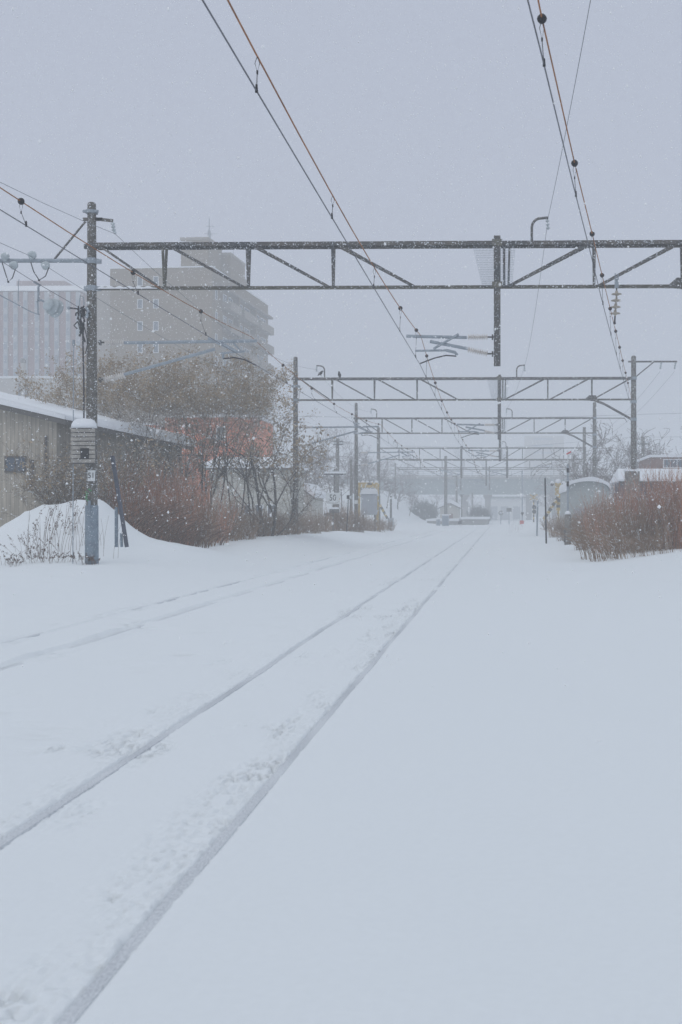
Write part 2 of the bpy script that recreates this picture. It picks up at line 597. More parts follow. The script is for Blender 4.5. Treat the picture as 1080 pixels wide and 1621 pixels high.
# rails: head with rounded corners on a web and foot
rail_labels = ["snow dusted steel rail passing closest to the camera on the near track",
               "snow dusted rail with a dark jagged edge on the near track",
               "faint snow filled rail of the far track on the side of the near track",
               "faint snow covered rail of the far track closest to the barn"]
for i, r in enumerate(RAILS):
    prof = [(-0.034, -0.012), (-0.026, 0.0), (0.026, 0.0), (0.034, -0.012), (0.034, -0.036), (0.009, -0.05), (0.009, -0.13), (0.06, -0.15), (-0.06, -0.15), (-0.009, -0.13), (-0.009, -0.05), (-0.034, -0.036)]
    mb = MB()
    n = len(prof)
    ys = [-6] + [3 * k for k in range(0, 60)] + [240]
    for y in ys:
        mb.v += [(x, y, z) for x, z in prof]
    for k in range(len(ys) - 1):
        for j in range(n):
            mb.f.append((k * n + j, k * n + (j + 1) % n, (k + 1) * n + (j + 1) % n, (k + 1) * n + j)); mb.m.append(0)
    o = mb.build("rail", M['rail'] if i < 2 else M['rail2'], loc=(r, 0, -0.010))
    tag(o, rail_labels[i], "rail", "running rails half buried in snow")


# ------------------------------------------------------------------ insulators and gantries
def ribbed(mb, a, b, r0, r1, ribs, mi=0):
    prof = [(0, r0 * 0.8)]
    for k in range(ribs):
        t = (k + 0.5) / ribs
        h = 0.32 / ribs
        prof += [(t - h, r0), (t - h * 0.3, r1), (t + h * 0.3, r1), (t + h, r0)]
    prof.append((1, r0 * 0.8))
    mb.lathe(a, b, prof, 10, mi)


def hook_arm(root, x, ztop, side, drop=0.24):
    """bent tube standing on the top chord with a hanging insulator at its end"""
    h = 0.62
    pts = [(x, 0, ztop), (x, 0, ztop + h * 0.62)]
    rr = 0.24
    for k in range(1, 7):
        a = math.pi / 2 * k / 6
        pts.append((x + side * rr * (1 - math.cos(a)), 0, ztop + h * 0.62 + rr * math.sin(a)))
    pts.append((x + side * 0.42, 0, ztop + h * 0.62 + rr + 0.01))
    hk = MB().tube(pts, 0.035, 7).build("hook_arm", M['steel'], root)
    ze = ztop + h * 0.62 + rr
    m = MB()
    ribbed(m, (x + side * 0.40, 0, ze - 0.03), (x + side * 0.42, 0, ze - drop - 0.06), 0.022, 0.05, 3)
    m.build("insulator", M['insul_blue'], hk)
    return Vector((x + side * 0.42, 0, ze - drop - 0.07))


def mesh_panel(root, top, bot, zt, zb, y, ncol=15, nrow=17, r=0.0028):
    """trapezoid of wire netting fixed to the truss"""
    m = MB()
    for k in range(ncol + 1):
        t = k / ncol
        xa, xb = top[0] + (top[1] - top[0]) * t, bot[0] + (bot[1] - bot[0]) * t
        m.bar((xa, y, zt), (xb, y, zb), 2 * r)
    for k in range(nrow + 1):
        t = k / nrow
        xa, xb = top[0] + (bot[0] - top[0]) * t, top[1] + (bot[1] - top[1]) * t
        z = zt + (zb - zt) * t
        m.bar((xa, y + 0.006, z), (xb, y + 0.006, z), 2 * r)
    m.build("guard_netting", M['galv'], root)


def truss(root, xs_left, xs_right, x0, x1, zt, zb, hd=0.2, s=1.0):
    top_h, bot_h = 0.10 * s, 0.085 * s
    for yy in (-hd, hd):
        # angle section: upright leg and flat leg
        m = MB()
        m.box(x0, x1, yy - 0.012, yy + 0.012, zt - top_h, zt)
        sgn = 1 if yy < 0 else -1
        m.box(x0, x1, min(yy + sgn * 0.014, yy + sgn * 0.09), max(yy + sgn * 0.014, yy + sgn * 0.09), zt - 0.016, zt - 0.002)
        m.build("top_chord", M['steel'], root)
    m = MB()
    m.box(x0, x1, -0.05, 0.05, zb, zb + 0.016)
    m.box(x0 + 0.002, x1 - 0.002, -0.012, 0.012, zb + 0.017, zb + bot_h)
    m.build("bottom_chord", M['rusty'], root)
    za, zc = zt - top_h * 0.6, zb + bot_h * 0.7
    for x in xs_left[:-1] + xs_right:
        m = MB()
        for yy in (-hd, hd):
            m.bar((x, yy * 0.9, za), (x, yy * 0.12, zc), 0.062 * s, 0.04)
        m.build("vertical_strut", M['rusty'] if x < -7 else M['steel'], root)
    al = [x0] + xs_left
    for a, b in zip(al[:-1], al[1:]):
        m = MB()
        for yy in (-hd, hd):
            m.bar((a + 0.14, yy * 0.84, za), (b - 0.12, yy * 0.2, zc), 0.058 * s, 0.04)
        m.build("diagonal_brace", M['steel'], root)
    ar = xs_right
    for a, b in zip(ar[:-1], ar[1:]):
        m = MB()
        for yy in (-hd, hd):
            m.bar((a + 0.12, yy * 0.2, zc), (b - 0.14, yy * 0.84, za), 0.058 * s, 0.04)
        m.build("diagonal_brace", M['steel'], root)


def cantilever(root, xm, sgn, reach, zt, zl, zmeet, det):
    """swivel bracket: top tube, raking tube, steady arm. sgn = side of the mast it reaches to"""
    X = lambda d: xm + sgn * d
    m = MB()
    m.tube([(X(0.78 if reach < 3 else 0.75), 0, zt - 0.01), (X(reach), 0, zt + 0.03)], 0.042, 8)
    m.tube([(X(0.75), 0, zl + 0.13 * (1 if det else 1)), (X(reach * 0.74), 0, zmeet)], 0.042, 8)
    c = m.build("cantilever", M['galv'], root)
    for za, zb in ((zt, zt), (zl, zl + 0.11)):
        m = MB()
        ribbed(m, (X(0.24), 0, za), (X(0.76), 0, zb), 0.032, 0.08, 9)
        m.build("insulator", M['insul'], c)
        m = MB()
        m.tube([(X(0.06), 0, za), (X(0.25), 0, za)], 0.022, 6)
        m.box(min(X(0.10), X(0.14)), max(X(0.10), X(0.14)), -0.05, 0.05, za - 0.07, za + 0.06)
        m.build("end_fitting", M['steel'], c)
    return c


LEFT_XS = [-8.72, -6.54, -4.34, -2.13]
RIGHT_XS = [0.07, 2.38, 4.64]


def gantry(Y, label, zl, zr, right_pole=True, left_hook=True, hook_side=1, full=True):
    root = empty("catenary_gantry", (0, Y, 0), label, "gantry", "overhead line gantries across the tracks")
    xl, xr, zt, zb = -10.62, 6.78, 8.56, 7.38
    # poles
    m = MB()
    m.tube([(xl, 0, zl - 0.6), (xl, 0, zl + 3), (xl, 0, 9.55), (xl, 0, 9.62), (xl, 0, 9.65)], [0.15, 0.142, 0.108, 0.104, 0.07], 14)
    pole = m.build("pole", M['concrete'], root, True)
    for z, ww in ((zt - 0.05, 0.14), (8.13, 0.14), (zb + 0.04, 0.15)):
        m = MB()
        m.tube([(xl, 0, z - 0.07), (xl, 0, z + 0.07)], 0.135, 12)
        m.box(xl + 0.13, xl + 0.24, -0.05, 0.05, z - 0.06, z + 0.05)
        m.box(xl - 0.19, xl - 0.13, -0.05, 0.05, z - 0.06, z + 0.05)
        m.build("clamp_band", M['galv'] if z < 8.3 else M['steel'], pole)
    if right_pole:
        m = MB()
        m.tube([(xr, 0, zr - 0.6), (xr, 0, zr + 3), (xr, 0, 9.60), (xr, 0, 9.66)], [0.165, 0.155, 0.125, 0.08], 14)
        pr = m.build("pole", M['concrete'], root, True)
        for z in (6.4, 7.3, zt - 0.05):
            m = MB()
            m.tube([(xr, 0, z - 0.08), (xr, 0, z + 0.08)], 0.16, 12)
            m.build("clamp_band", M['galv'], pr)
    truss(root, LEFT_XS, RIGHT_XS, xl + 0.1, xr - 0.1, zt, zb)
    # last bay and knee on the right
    m = MB()
    for yy in (-0.2, 0.2):
        m.bar((4.76, yy * 0.2, zb + 0.08), (xr - 0.15, yy * 0.84, zt - 0.06), 0.058, 0.04)
    m.build("diagonal_brace", M['steel'], root)
    m = MB()
    m.tube([(4.3, 0, zb + 0.05), (4.75, 0, zb + 0.02), (5.3, 0, zb - 0.2), (xr - 0.1, 0, 6.4)], [0.05, 0.07, 0.06, 0.06], 6)
    m.add([(4.2, -0.02, zb - 0.01), (4.95, -0.02, zb - 0.01), (4.85, -0.02, zb + 0.26), (4.5, -0.02, zb + 0.26), (4.2, 0.02, zb - 0.01), (4.95, 0.02, zb - 0.01), (4.85, 0.02, zb + 0.26), (4.5, 0.02, zb + 0.26)],
          [(0, 1, 2, 3), (7, 6, 5, 4), (0, 4, 5, 1), (1, 5, 6, 2), (2, 6, 7, 3), (3, 7, 4, 0)])
    m.build("knee_brace", M['steel'], root)
    # hanging mast
    xm = -0.11
    m = MB()
    m.box(xm - 0.085, xm + 0.085, -0.27, -0.255, 5.36, 8.68)
    m.box(xm - 0.085, xm + 0.085, -0.145, -0.13, 5.36, 8.68)
    m.box(xm - 0.012, xm + 0.012, -0.254, -0.146, 5.362, 8.678)
    mast = m.build("drop_mast", M['steel'], root)
    for za, zc_ in ((zb - 0.03, zb + 0.12), (zt - 0.14, zt + 0.03)):
        m = MB()
        m.box(xm - 0.13, xm + 0.13, -0.285, -0.272, za, zc_)
        m.build("clamp_plate", M['rusty'], mast)
    m = MB()
    m.bar((xm + 0.32, -0.2, zt - 0.1), (xm + 0.29, -0.05, zb + 0.08), 0.05)
    m.build("vertical_strut", M['steel'], root)
    if full:
        mesh_panel(root, (xm - 0.62, xm - 0.06), (xm - 0.38, xm - 0.06), zt - 0.11, zb + 0.04, -0.12)
        mesh_panel(root, (xm + 0.09, xm + 0.46), (xm + 0.09, xm + 0.38), zt - 0.11, zb + 0.04, -0.12, ncol=9)
    hook_arm(root, 0.78, zt, hook_side)
    # bracket reaching left from the mast over the near track
    c = cantilever(root, xm, -1, 2.34, 6.13, 5.70, 6.02, True)
    m = MB()
    m.tube([(-1.10, -0.05, 6.20), (-1.75, -0.05, 5.82)], 0.032, 7)
    m.tube([(-2.22, 0, 5.78), (-1.42, 0, 5.79)], 0.028, 7)
    m.tube([(-1.42, 0, 5.79), (-1.20, 0, 5.74), (-1.14, 0, 5.66)], 0.04, 7)
    m.build("registration_tube", M['galv'], c)
    m = MB()
    m.tube([(-1.16, 0, 5.64), (-1.42, 0, 5.66), (-1.70, 0, 5.60), (-1.92, 0, 5.52), (-2.10, 0, 5.45)], 0.017, 6)
    m.build("steady_arm", M['dark'], c)
    # long bracket from the pole over the far track
    c = cantilever(root, xl + 0.1, 1, 4.2, 6.02, 5.06, 5.84, False)
    m = MB()
    m.tube([(-7.58, 0, 6.12), (-7.1, 0, 5.90), (-6.84, 0, 5.76)], 0.045, 7)
    m.tube([(-7.26, 0, 5.73), (-6.64, 0, 5.78)], 0.028, 7)
    m.tube([(-6.95, 0, 6.02), (-6.75, 0, 5.80)], 0.02, 6)
    m.tube([(-7.20, 0, 5.74), (-7.2, 0, 5.60)], 0.03, 6)
    m.build("registration_tube", M['galv'], c)
    m = MB()
    m.tube([(-7.20, 0, 5.59), (-6.92, 0, 5.62), (-6.66, 0, 5.57), (-6.34, 0, 5.42)], 0.017, 6)
    m.build("steady_arm", M['dark'], c)
    if left_hook:
        hook_arm(root, -9.12, zt, -1)
    return root


G1 = gantry(29.3, "steel truss gantry whose concrete pole carries plate 51 and a slatted box", 0.3, 0.3, left_hook=False)
G2 = gantry(58.5, "steel truss gantry with a crow perched on its top chord", 0.46, 0.3)
G3 = gantry(83.0, "steel truss gantry whose pole stands beside the grey cabinet and yellow frame", 0.25, 0.3, hook_side=-1, full=True)

# extra fittings of the near pole
PX = -10.62
m = MB()
m.box(PX - 0.21, PX + 0.30, -0.075, -0.02, 9.16, 9.24)
m.bar((PX + 0.12, -0.05, 9.21), (PX + 0.57, -0.05, 9.16), 0.075, 0.05)
arm = m.build("top_arm", M['steel'], G1)
m = MB()
ribbed(m, (PX + 0.56, -0.05, 9.12), (PX + 0.60, -0.05, 8.88), 0.03, 0.055, 3)
m.tube([(PX + 0.60, -0.05, 8.88), (PX + 0.64, -0.05, 8.83)], 0.035, 6)
m.build("insulator", M['insul_blue'], arm)
m = MB()
m.tube([(PX, 0, 9.36), (PX, 0, 9.44)], 0.16, 12)
m.box(PX - 0.20, PX + 0.20, -0.12, -0.05, 9.37, 9.43)
m.build("clamp_band", M['galv'], G1)
# feeder bracket on the outer side
m = MB()
m.tube([(PX - 0.1, -0.05, 8.13), (PX - 2.6, -0.05, 8.14)], 0.055, 8)
br = m.build("feeder_bracket", M['galv'], G1)
m = MB()
m.tube([(PX - 0.15, -0.05, 9.14), (PX - 0.95, -0.05, 8.18)], 0.028, 7)
m.build("stay_rod", M['steel'], br)
for dx, dz in ((-1.52, 0.14), (-1.17, -0.13), (-2.22, 0.10), (-2.0, -0.12)):
    m = MB()
    x, z = PX + dx, 8.13 + dz
    m.lathe((x - 0.06, -0.2, z + 0.02), (x + 0.06, 0.0, z - 0.02), [(0, 0.03), (0.2, 0.08), (0.45, 0.115), (0.6, 0.12), (0.62, 0.08), (0.8, 0.09), (0.82, 0.04), (1, 0.03)], 12)
    m.build("insulator", M['insul_blue'], br)
for xa, xb, zz in ((-1.55, -1.12, 7.62), (-2.30, -1.98, 7.58)):
    m = MB()
    xm_ = (xa + xb) / 2
    m.tube([(PX + xa, -0.1, 8.08), (PX + xa + 0.07, -0.1, 7.85), (PX + xm_, -0.1, zz), (PX + xb - 0.05, -0.1, zz + 0.1), (PX + xb + 0.04, -0.1, 7.95)], 0.014, 6)
    m.ball((PX + xm_, -0.1, zz), 0.03)
    m.build("jumper_loop", M['cable'], br)
# cable head cluster with drooping leads
m = MB()
for k in range(16):
    a = (PX - 0.18 + random.uniform(-0.12, 0.14), -0.2 + random.uniform(-0.08, 0.08), 6.72 + random.uniform(-0.22, 0.22))
    b = (a[0] + random.uniform(-0.12, 0.12), a[1], a[2] + random.uniform(-0.3, 0.16))
    c = (b[0] + random.uniform(-0.08, 0.12), b[1], b[2] - random.uniform(0.05, 0.3))
    m.tube([a, b, c], 0.014 + random.random() * 0.014, 5)
m.tube([(PX - 0.52, -0.2, 6.88), (PX - 0.30, -0.2, 6.86), (PX - 0.22, -0.2, 6.7), (PX - 0.21, -0.2, 6.35), (PX - 0.10, -0.2, 6.0)], 0.022, 6)
m.tube([(PX - 0.14, -0.18, 6.5), (PX - 0.17, -0.17, 6.1), (PX - 0.15, -0.16, 5.0), (PX - 0.145, -0.16, 3.6)], 0.022, 6)
m.tube([(PX - 0.12, -0.2, 6.4), (PX - 0.03, -0.2, 6.0), (PX - 0.1, -0.18, 5.7)], 0.012, 6)
ch = m.build("cable_head", M['cable'], G1)
m = MB()
m.tube([(PX - 0.12, -0.22, 6.95), (PX - 0.13, -0.22, 7.15), (PX - 0.22, -0.22, 7.2), (PX - 0.24, -0.22, 7.0), (PX - 0.22, -0.22, 6.6)], 0.013, 6)
m.tube([(PX - 0.08, -0.2, 6.9), (PX - 0.02, -0.2, 6.8), (PX - 0.07, -0.2, 6.62)], 0.04, 6)
m.ball((PX - 0.52, -0.2, 6.88), 0.045)
m.build("terminal_clamp", M['galv'], ch)
m = MB()
m.tube([(PX - 0.40, -0.25, gz(PX, 29.3) - 0.1), (PX - 0.38, -0.25, 5.9)], 0.013, 6)
m.tube([(PX - 0.38, -0.25, 5.9), (PX - 0.38, -0.25, 6.05)], 0.035, 6)
m.build("earth_rod", M['galv'], G1)
# jacket at the foot
m = MB()
m.tube([(PX, 0, -0.2), (PX, 0, 1.76), (PX, 0, 1.80)], [0.175, 0.165, 0.155], 16)
m.box(PX - 0.03, PX + 0.03, -0.2, -0.16, 1.5, 1.92)
m.build("steel_jacket", M['jacket'], G1)
m = MB()
for k in range(9):
    a = random.uniform(-0.12, 0.02)
    m.box(PX + a, PX + a + 0.05, -0.165, -0.15, 1.92 + k * 0.035, 1.94 + k * 0.035)
m.build("green_tag", M['green'], G1)
pl = sign_plate(G1, "number_plate", PX + 0.06, 2.56, 0.19, 0.28, -0.20, None, 0.2)
vs, fs = text_mesh("51", 0.2)
t = MB()
t.add([(PX + 0.06 + a * 0.9, -0.206 - c, 2.56 + b) for a, b, c in vs], fs)
t.build("lettering", M['black'], pl)

# slatted box on the near pole, snow on top
bx = empty("equipment_box", (PX - 0.11, 29.3, 2.86), "slatted grey equipment box on the pole with a thick cap of snow", "box")
m = MB()
m.box(-0.27, 0.27, -0.31, -0.17, 0.0, 0.92)
m.build("casing", M['fascia'], bx)
m = MB()
for k in range(8):
    z = 0.03 + k * 0.112
    m.box(-0.31, 0.31, -0.34, -0.312, z, z + 0.088)
m.build("slat_front", M['slatpale'], bx)
m = MB()
m.box(-0.06, 0.16, -0.349, -0.341, 0.12, 0.40)
m.build("opening", M['black'], bx)
m = MB()
vv, ff = [], []
NR = 12
for i in range(5):
    t_ = i / 4
    rr = math.cos(t_ * math.pi / 2) ** 0.55
    for j in range(NR):
        a = 2 * math.pi * j / NR
        vv.append((0.34 * rr * math.cos(a) * (1 + 0.05 * math.sin(3 * a)), -0.25 + 0.16 * rr * math.sin(a), 0.925 + 0.25 * math.sin(t_ * math.pi / 2)))
for i in range(4):
    for j in range(NR):
        ff.append((i * NR + j, i * NR + (j + 1) % NR, (i + 1) * NR + (j + 1) % NR, (i + 1) * NR + j))
ff.append(tuple(reversed(range(NR))))
m.add(vv, ff)
m.build("snow_cap", M['snowcap'], bx, True)

# plates on the other poles
for g, z in ((G2, 2.5), (G3, 2.4)):
    sign_plate(g, "number_plate", -10.60, z, 0.24, 0.28, -0.19, None, 0.1)
# arm with two insulators on the right pole of the second gantry
m = MB()
m.bar((6.5, 0.0, 9.36), (9.0, 0.0, 9.36), 0.08, 0.07)
arm = m.build("top_arm", M['steel'], G2)
m = MB()
m.tube([(6.85, 0, 8.55), (7.8, 0, 9.33)], 0.03, 6)
m.build("stay_rod", M['steel'], arm)
for x in (8.2, 8.93):
    m = MB()
    ribbed(m, (x, 0, 9.32), (x - 0.06, 0, 8.97), 0.03, 0.06, 3)
    m.build("insulator", M['insul_blue'], arm)
m = MB()
m.bar((6.6, 0.0, 8.5), (9.0, 0.0, 8.5), 0.06, 0.06)
m.tube([(8.95, 0, 8.5), (9.15, 0, 8.2)], 0.02, 6)
m.build("top_arm", M['steel'], G3)
# concrete footing of the right pole
m = MB()
m.box(6.35, 7.03, -0.5, 0.3, -0.4, 3.72)
fb = m.build("footing", M['slatgrey'], G2)
m = MB()
m.box(6.30, 7.08, -0.54, 0.34, 3.722, 3.82)
m.build("snow_cap", M['snowcap'], fb)

# insulator string hung from the near gantry
st = empty("insulator_string", (2.95, 29.3 - 0.06, 7.5), "string of four cream disc insulators hanging from the gantry beam", "insulator")
m = MB()
m.box(-0.05, -0.025, -0.05, -0.03, -0.02, 0.24)
m.box(0.025, 0.05, -0.05, -0.03, -0.02, 0.24)
m.box(-0.05, 0.05, -0.028, -0.012, -0.14, 0.10)
m.build("hanger", M['galv'], st)
for k in range(4):
    z = -0.28 - 0.165 * k
    dx = -0.012 * k
    m = MB()
    m.lathe((dx, -0.03, z + 0.08), (dx, -0.03, z - 0.085), [(0, 0.02), (0.1, 0.035), (0.4, 0.04), (0.5, 0.125), (0.62, 0.135), (0.7, 0.06), (0.85, 0.02), (1, 0.02)], 12)
    m.build("disc", M['insul_brown'], st, True)
m = MB()
m.tube([(0, -0.03, -0.14), (0, -0.03, -0.22)], 0.018, 6)
m.tube([(-0.04, -0.03, -0.86), (-0.05, -0.03, -1.02)], 0.02, 6)
m.ball((-0.05, -0.03, -1.03), 0.04)
m.build("clevis", M['dark'], st)


vv, ff = [], []
for k in range(31):
    x = -10.45 + 1.55 * k / 30
    hgt = (0.05 + 0.02 * math.sin(k * 1.3)) * min(1, k / 2 + 0.3, (30 - k) / 4 + 0.1)
    vv += [(x, -0.075, 7.398), (x, -0.06, 7.41 + hgt * 0.8), (x, -0.03, 7.41 + hgt), (x, -0.015, 7.398)]
for k in range(30):
    for j in range(3):
        ff.append((k * 4 + j, k * 4 + 4 + j, k * 4 + 5 + j, k * 4 + 1 + j))
MB().add(vv, ff).build("snow_ridge", M['snowcap'], G1)

for (xa, xb) in ((-9.8, -7.9), (-7.2, -4.9), (-3.1, -0.6), (1.7, 4.4), (5.0, 6.4)):
    vv, ff = [], []
    n_ = int((xb - xa) * 14)
    for k in range(n_ + 1):
        x = xa + (xb - xa) * k / n_
        hgt = (0.022 + 0.014 * math.sin(k * 0.9 + xa) + 0.01 * random.random()) * min(1, 0.2 + k / 4, 0.1 + (n_ - k) / 4)
        vv += [(x, -0.215, 8.562), (x, -0.21, 8.562 + hgt * 0.8), (x, -0.13, 8.562 + hgt), (x, -0.11, 8.562)]
    for k in range(n_):
        for j in range(3):
            ff.append((k * 4 + j, k * 4 + 4 + j, k * 4 + 5 + j, k * 4 + 1 + j))
    MB().add(vv, ff).build("snow_ridge", M['snowcap'], G1)

# farther gantries over a wider yard
def far_gantry(Y, label, xl, xr, zt, zb, masts, ztop, posts, nb=8):
    root = empty("catenary_gantry", (0, Y, 0), label, "gantry", "overhead line gantries across the tracks")
    for x, zb0, r in posts:
        MB().tube([(x, 0, zb0 - 0.5), (x, 0, ztop)], [r * 1.25, r], 10).build("pole", M['concrete'], root, True)
    xs = [xl + (xr - xl) * k / nb for k in range(nb + 1)]
    h = nb // 2
    truss(root, xs[1:h + 1], xs[h:-1], xl, xr, zt, zb, 0.2, 1.1)
    for x, z0 in masts:
        m = MB()
        m.box(x - 0.10, x + 0.10, -0.27, -0.15, z0, zt + 0.15)
        m.build("drop_mast", M['steel'], root)
        m = MB()
        m.tube([(x, -0.2, z0 + 0.75), (x - 2.3, -0.2, z0 + 0.8)], 0.05, 6)
        m.tube([(x, -0.2, z0 + 0.3), (x - 1.8, -0.2, z0 + 0.72)], 0.05, 6)
        m.tube([(x - 1.0, -0.2, z0 + 0.4), (x - 2.2, -0.2, z0 + 0.2)], 0.035, 6)
        m.build("cantilever", M['galv'], root)
        mesh_panel(root, (x - 0.9, x - 0.15), (x - 0.5, x - 0.15), zt - 0.12, zb + 0.06, -0.1, 6, 8, 0.006)
    for x, s in ((xl + 2.0, -1), (xl + (xr - xl) * 0.62, -1)):
        hook_arm(root, x, zt, s)
    return root


G4 = far_gantry(121.0, "hazy gantry with a stout pole beside the yellow striped boom", -13.1, 8.8, 8.55, 7.25, [(-4.25, 5.3), (0.6, 5.3)], 10.7, [(-13.1, 0.1, 0.17), (8.8, 0.3, 0.17)], 10)
G5 = far_gantry(150.0, "faint gantry carried by the lone pole between the tracks", -13.6, 9.5, 8.6, 7.3, [(-2.0, 5.2)], 9.1, [(-7.35, 0.0, 0.19), (9.5, 0.5, 0.15)], 8)
G6 = far_gantry(182.0, "faintest gantry just in front of the road bridge", -17.0, 12.0, 8.9, 7.5, [(-6.5, 5.2), (-1.9, 5.2)], 9.6, [(-17.0, 2.5, 0.12), (12.0, 0.8, 0.13)], 8)


# ------------------------------------------------------------------ overhead wires
def lerp_path(pts, y):
    """piecewise linear in y through (x,y,z)"""
    for a, b in zip(pts[:-1], pts[1:]):
        if a[1] <= y <= b[1]:
            t = (y - a[1]) / (b[1] - a[1])
            return Vector((a[0] + (b[0] - a[0]) * t, y, a[2] + (b[2] - a[2]) * t))
    return Vector(pts[-1] if y > pts[-1][1] else pts[0])


def span_path(sup, sag, n=14):
    """supports -> list of points with parabolic sag in every span"""
    o = []
    for a, b in zip(sup[:-1], sup[1:]):
        a, b = Vector(a), Vector(b)
        L = (b - a).length
        for k in range(n):
            t = k / n
            p = a.lerp(b, t)
            p.z -= 4 * sag * (L / 29.0) ** 2 * t * (1 - t)
            o.append(p)
    o.append(Vector(sup[-1]))
    return o


def at_y(path, y):
    for a, b in zip(path[:-1], path[1:]):
        if a.y <= y <= b.y:
            return a.lerp(b, (y - a.y) / (b.y - a.y))
    return path[-1].copy()


def overhead_line(label, mess, cont, drops, balls, mr=0.0085, cr=0.0075):
    y0 = 0.0
    root = empty("overhead_line", (0, 0, 0), label, "overhead wire", "overhead contact lines")
    MB().tube(mess, mr, 5).build("messenger_wire", M['rustwire'], root)
    MB().tube(cont, cr, 5).build("contact_wire", M['wire'], root)
    for y in drops:
        a, b = at_y(mess, y), at_y(cont, y)
        L = a.z - b.z
        m = MB()
        lp = min(0.19, L * 0.45)
        m.tube([a, a + Vector((0.022, 0, -lp * 0.45)), a + Vector((0.0, 0, -lp)), a + Vector((-0.022, 0, -lp * 0.45)), a], 0.0030, 4)
        m.tube([a + Vector((0, 0, -lp)), b], 0.0038, 4)
        m.tube([b + Vector((0, 0, -0.014)), b + Vector((0, 0, 0.06))], [0.016, 0.010], 5)
        m.tube([a + Vector((0, 0, -lp + 0.015)), a + Vector((0, 0, -lp - 0.02))], 0.009, 5)
        if balls(y):
            m.ball(a, 0.047)
        m.build("dropper", M['dark'], root)
    return root


SUPY = [-0.5, 29.3, 58.5, 83.0, 121.0, 150.0, 182.0, 240.0]
msup = [(-2.28, -0.5, 6.15), (-2.08, 29.3, 6.17), (-2.34, 58.5, 6.15), (-2.1, 83, 6.15), (-2.3, 121, 6.15), (-2.1, 150, 6.15), (-2.3, 182, 6.15), (-2.1, 240, 6.15)]
csup = [(-2.28, -0.5, 5.44), (-2.10, 29.3, 5.43), (-2.34, 58.5, 5.43), (-2.1, 83, 5.43), (-2.3, 121, 5.43), (-2.1, 150, 5.43), (-2.3, 182, 5.43), (-2.1, 240, 5.43)]
mess = span_path(msup, 0.44)
cont = span_path(csup, 0.02)
overhead_line("rust brown overhead line above the near track held by the gantry mast brackets", mess, cont,
              [10.25, 14.65, 19.2, 23.8, 27.9] + [32 + 4.9 * k for k in range(22)], lambda y: y > 20)
msup = [(-6.2, -0.5, 6.15), (-6.47, 29.3, 6.16), (-6.2, 58.5, 6.15), (-6.4, 83, 6.15), (-6.6, 121, 6.15), (-6.4, 150, 6.15), (-6.6, 182, 6.15), (-6.4, 240, 6.15)]
csup = [(-6.2, -0.5, 5.43), (-6.34, 29.3, 5.42), (-6.15, 58.5, 5.43), (-6.3, 83, 5.43), (-6.5, 121, 5.43), (-6.3, 150, 5.43), (-6.5, 182, 5.43), (-6.3, 240, 5.43)]
mess2 = span_path(msup, 0.42)
cont2 = span_path(csup, 0.03)
overhead_line("overhead line above the far track held by the long pole brackets", mess2, cont2,
              [14.9, 19.6, 24.2] + [33.4 + 4.8 * k for k in range(20)], lambda y: True)
m3 = [Vector(p) for p in ((-2.3, -10, 6.7), (-0.34, 5, 6.3), (0.377, 10.6, 6.2), (0.95, 14.9, 6.2), (1.56, 19.6, 6.4), (2.15, 24, 6.47), (2.82, 29.05, 6.6), (3.6, 35, 6.8), (4.5, 41.9, 7.0), (5.5, 49.5, 7.2), (6.66, 58.3, 7.36))]
c3 = [Vector(p) for p in ((-2.3, -10, 5.7), (-0.34, 5, 5.7), (0.21, 9.16, 5.73), (0.35, 10.25, 5.77), (0.90, 14.4, 5.77), (1.456, 18.6, 5.83), (1.98, 22.6, 5.86), (2.62, 27.4, 5.92), (3.72, 35.8, 6.16), (5.47, 49.0, 6.50), (6.66, 58.3, 7.15))]
overhead_line("overhead line veering off to anchor on the pole with the concrete footing", m3, c3,
              [10.6, 15.0, 19.6, 23.3, 27.7, 32, 36, 40, 44.5, 49], lambda y: True)


def single_wire(name, label, sup, sag, r, m, cat="wire"):
    p = span_path(sup, sag)
    o = MB().tube(p, r, 5).build(name, m)
    tag(o, label, cat, "thin feeder wires")
    return p


single_wire("feeder_wire", "thin grey wire running along the bent hook arms above the beams", [(1.35, -2, 9.55), (1.20, 29.2, 9.18), (1.20, 58.5, 9.18), (0.36, 83, 9.18), (0.4, 121, 9.2)], 0.42, 0.006, M['greywire'])
single_wire("feeder_wire", "thin grey wire hung from the arm at the near pole top", [(-10.5, -2, 8.9), (-9.99, 29.25, 8.82), (-9.55, 58.5, 9.0), (-9.55, 83, 9.0), (-11.1, 121, 9.1), (-11.6, 150, 9.1)], 0.75, 0.006, M['greywire'])
single_wire("feeder_wire", "grey feeder wire ending in pale disc insulators on the near pole bracket", [(-12.3, 14, 7.9), (-12.1, 29.0, 8.2), (-11.6, 40, 7.6), (-11.0, 58.5, 7.5)], 0.3, 0.007, M['greywire'])
single_wire("feeder_wire", "dark feeder wire dipping under the bracket to the cable head", [(-13.2, 18, 8.0), (-12.9, 29.0, 8.1), (-12.2, 29.2, 7.65), (-10.9, 29.25, 6.9)], 0.05, 0.008, M['wire'])
single_wire("feeder_wire", "faint power line crossing the sky behind the second gantry", [P(470, 659, 112), P(800, 662, 112), P(1010, 656, 112), P(1200, 650, 112)], 0.1, 0.014, M['greywire'])
single_wire("feeder_wire", "faint wire over the trees behind the knee brace", [P(640, 706, 135), P(800, 709, 135), P(1000, 692, 135), P(1200, 690, 135)], 0.1, 0.014, M['greywire'])
single_wire("feeder_wire", "thin wire leaving the outer insulator above the thicket", [P(1068, 588, 58.5), P(960, 690, 90), P(930, 720, 121)], 0.3, 0.006, M['greywire'])
single_wire("feeder_wire", "thin wire leaving the inner insulator above the thicket", [P(1045, 588, 58.5), P(945, 690, 90), P(925, 715, 121)], 0.3, 0.006, M['greywire'])

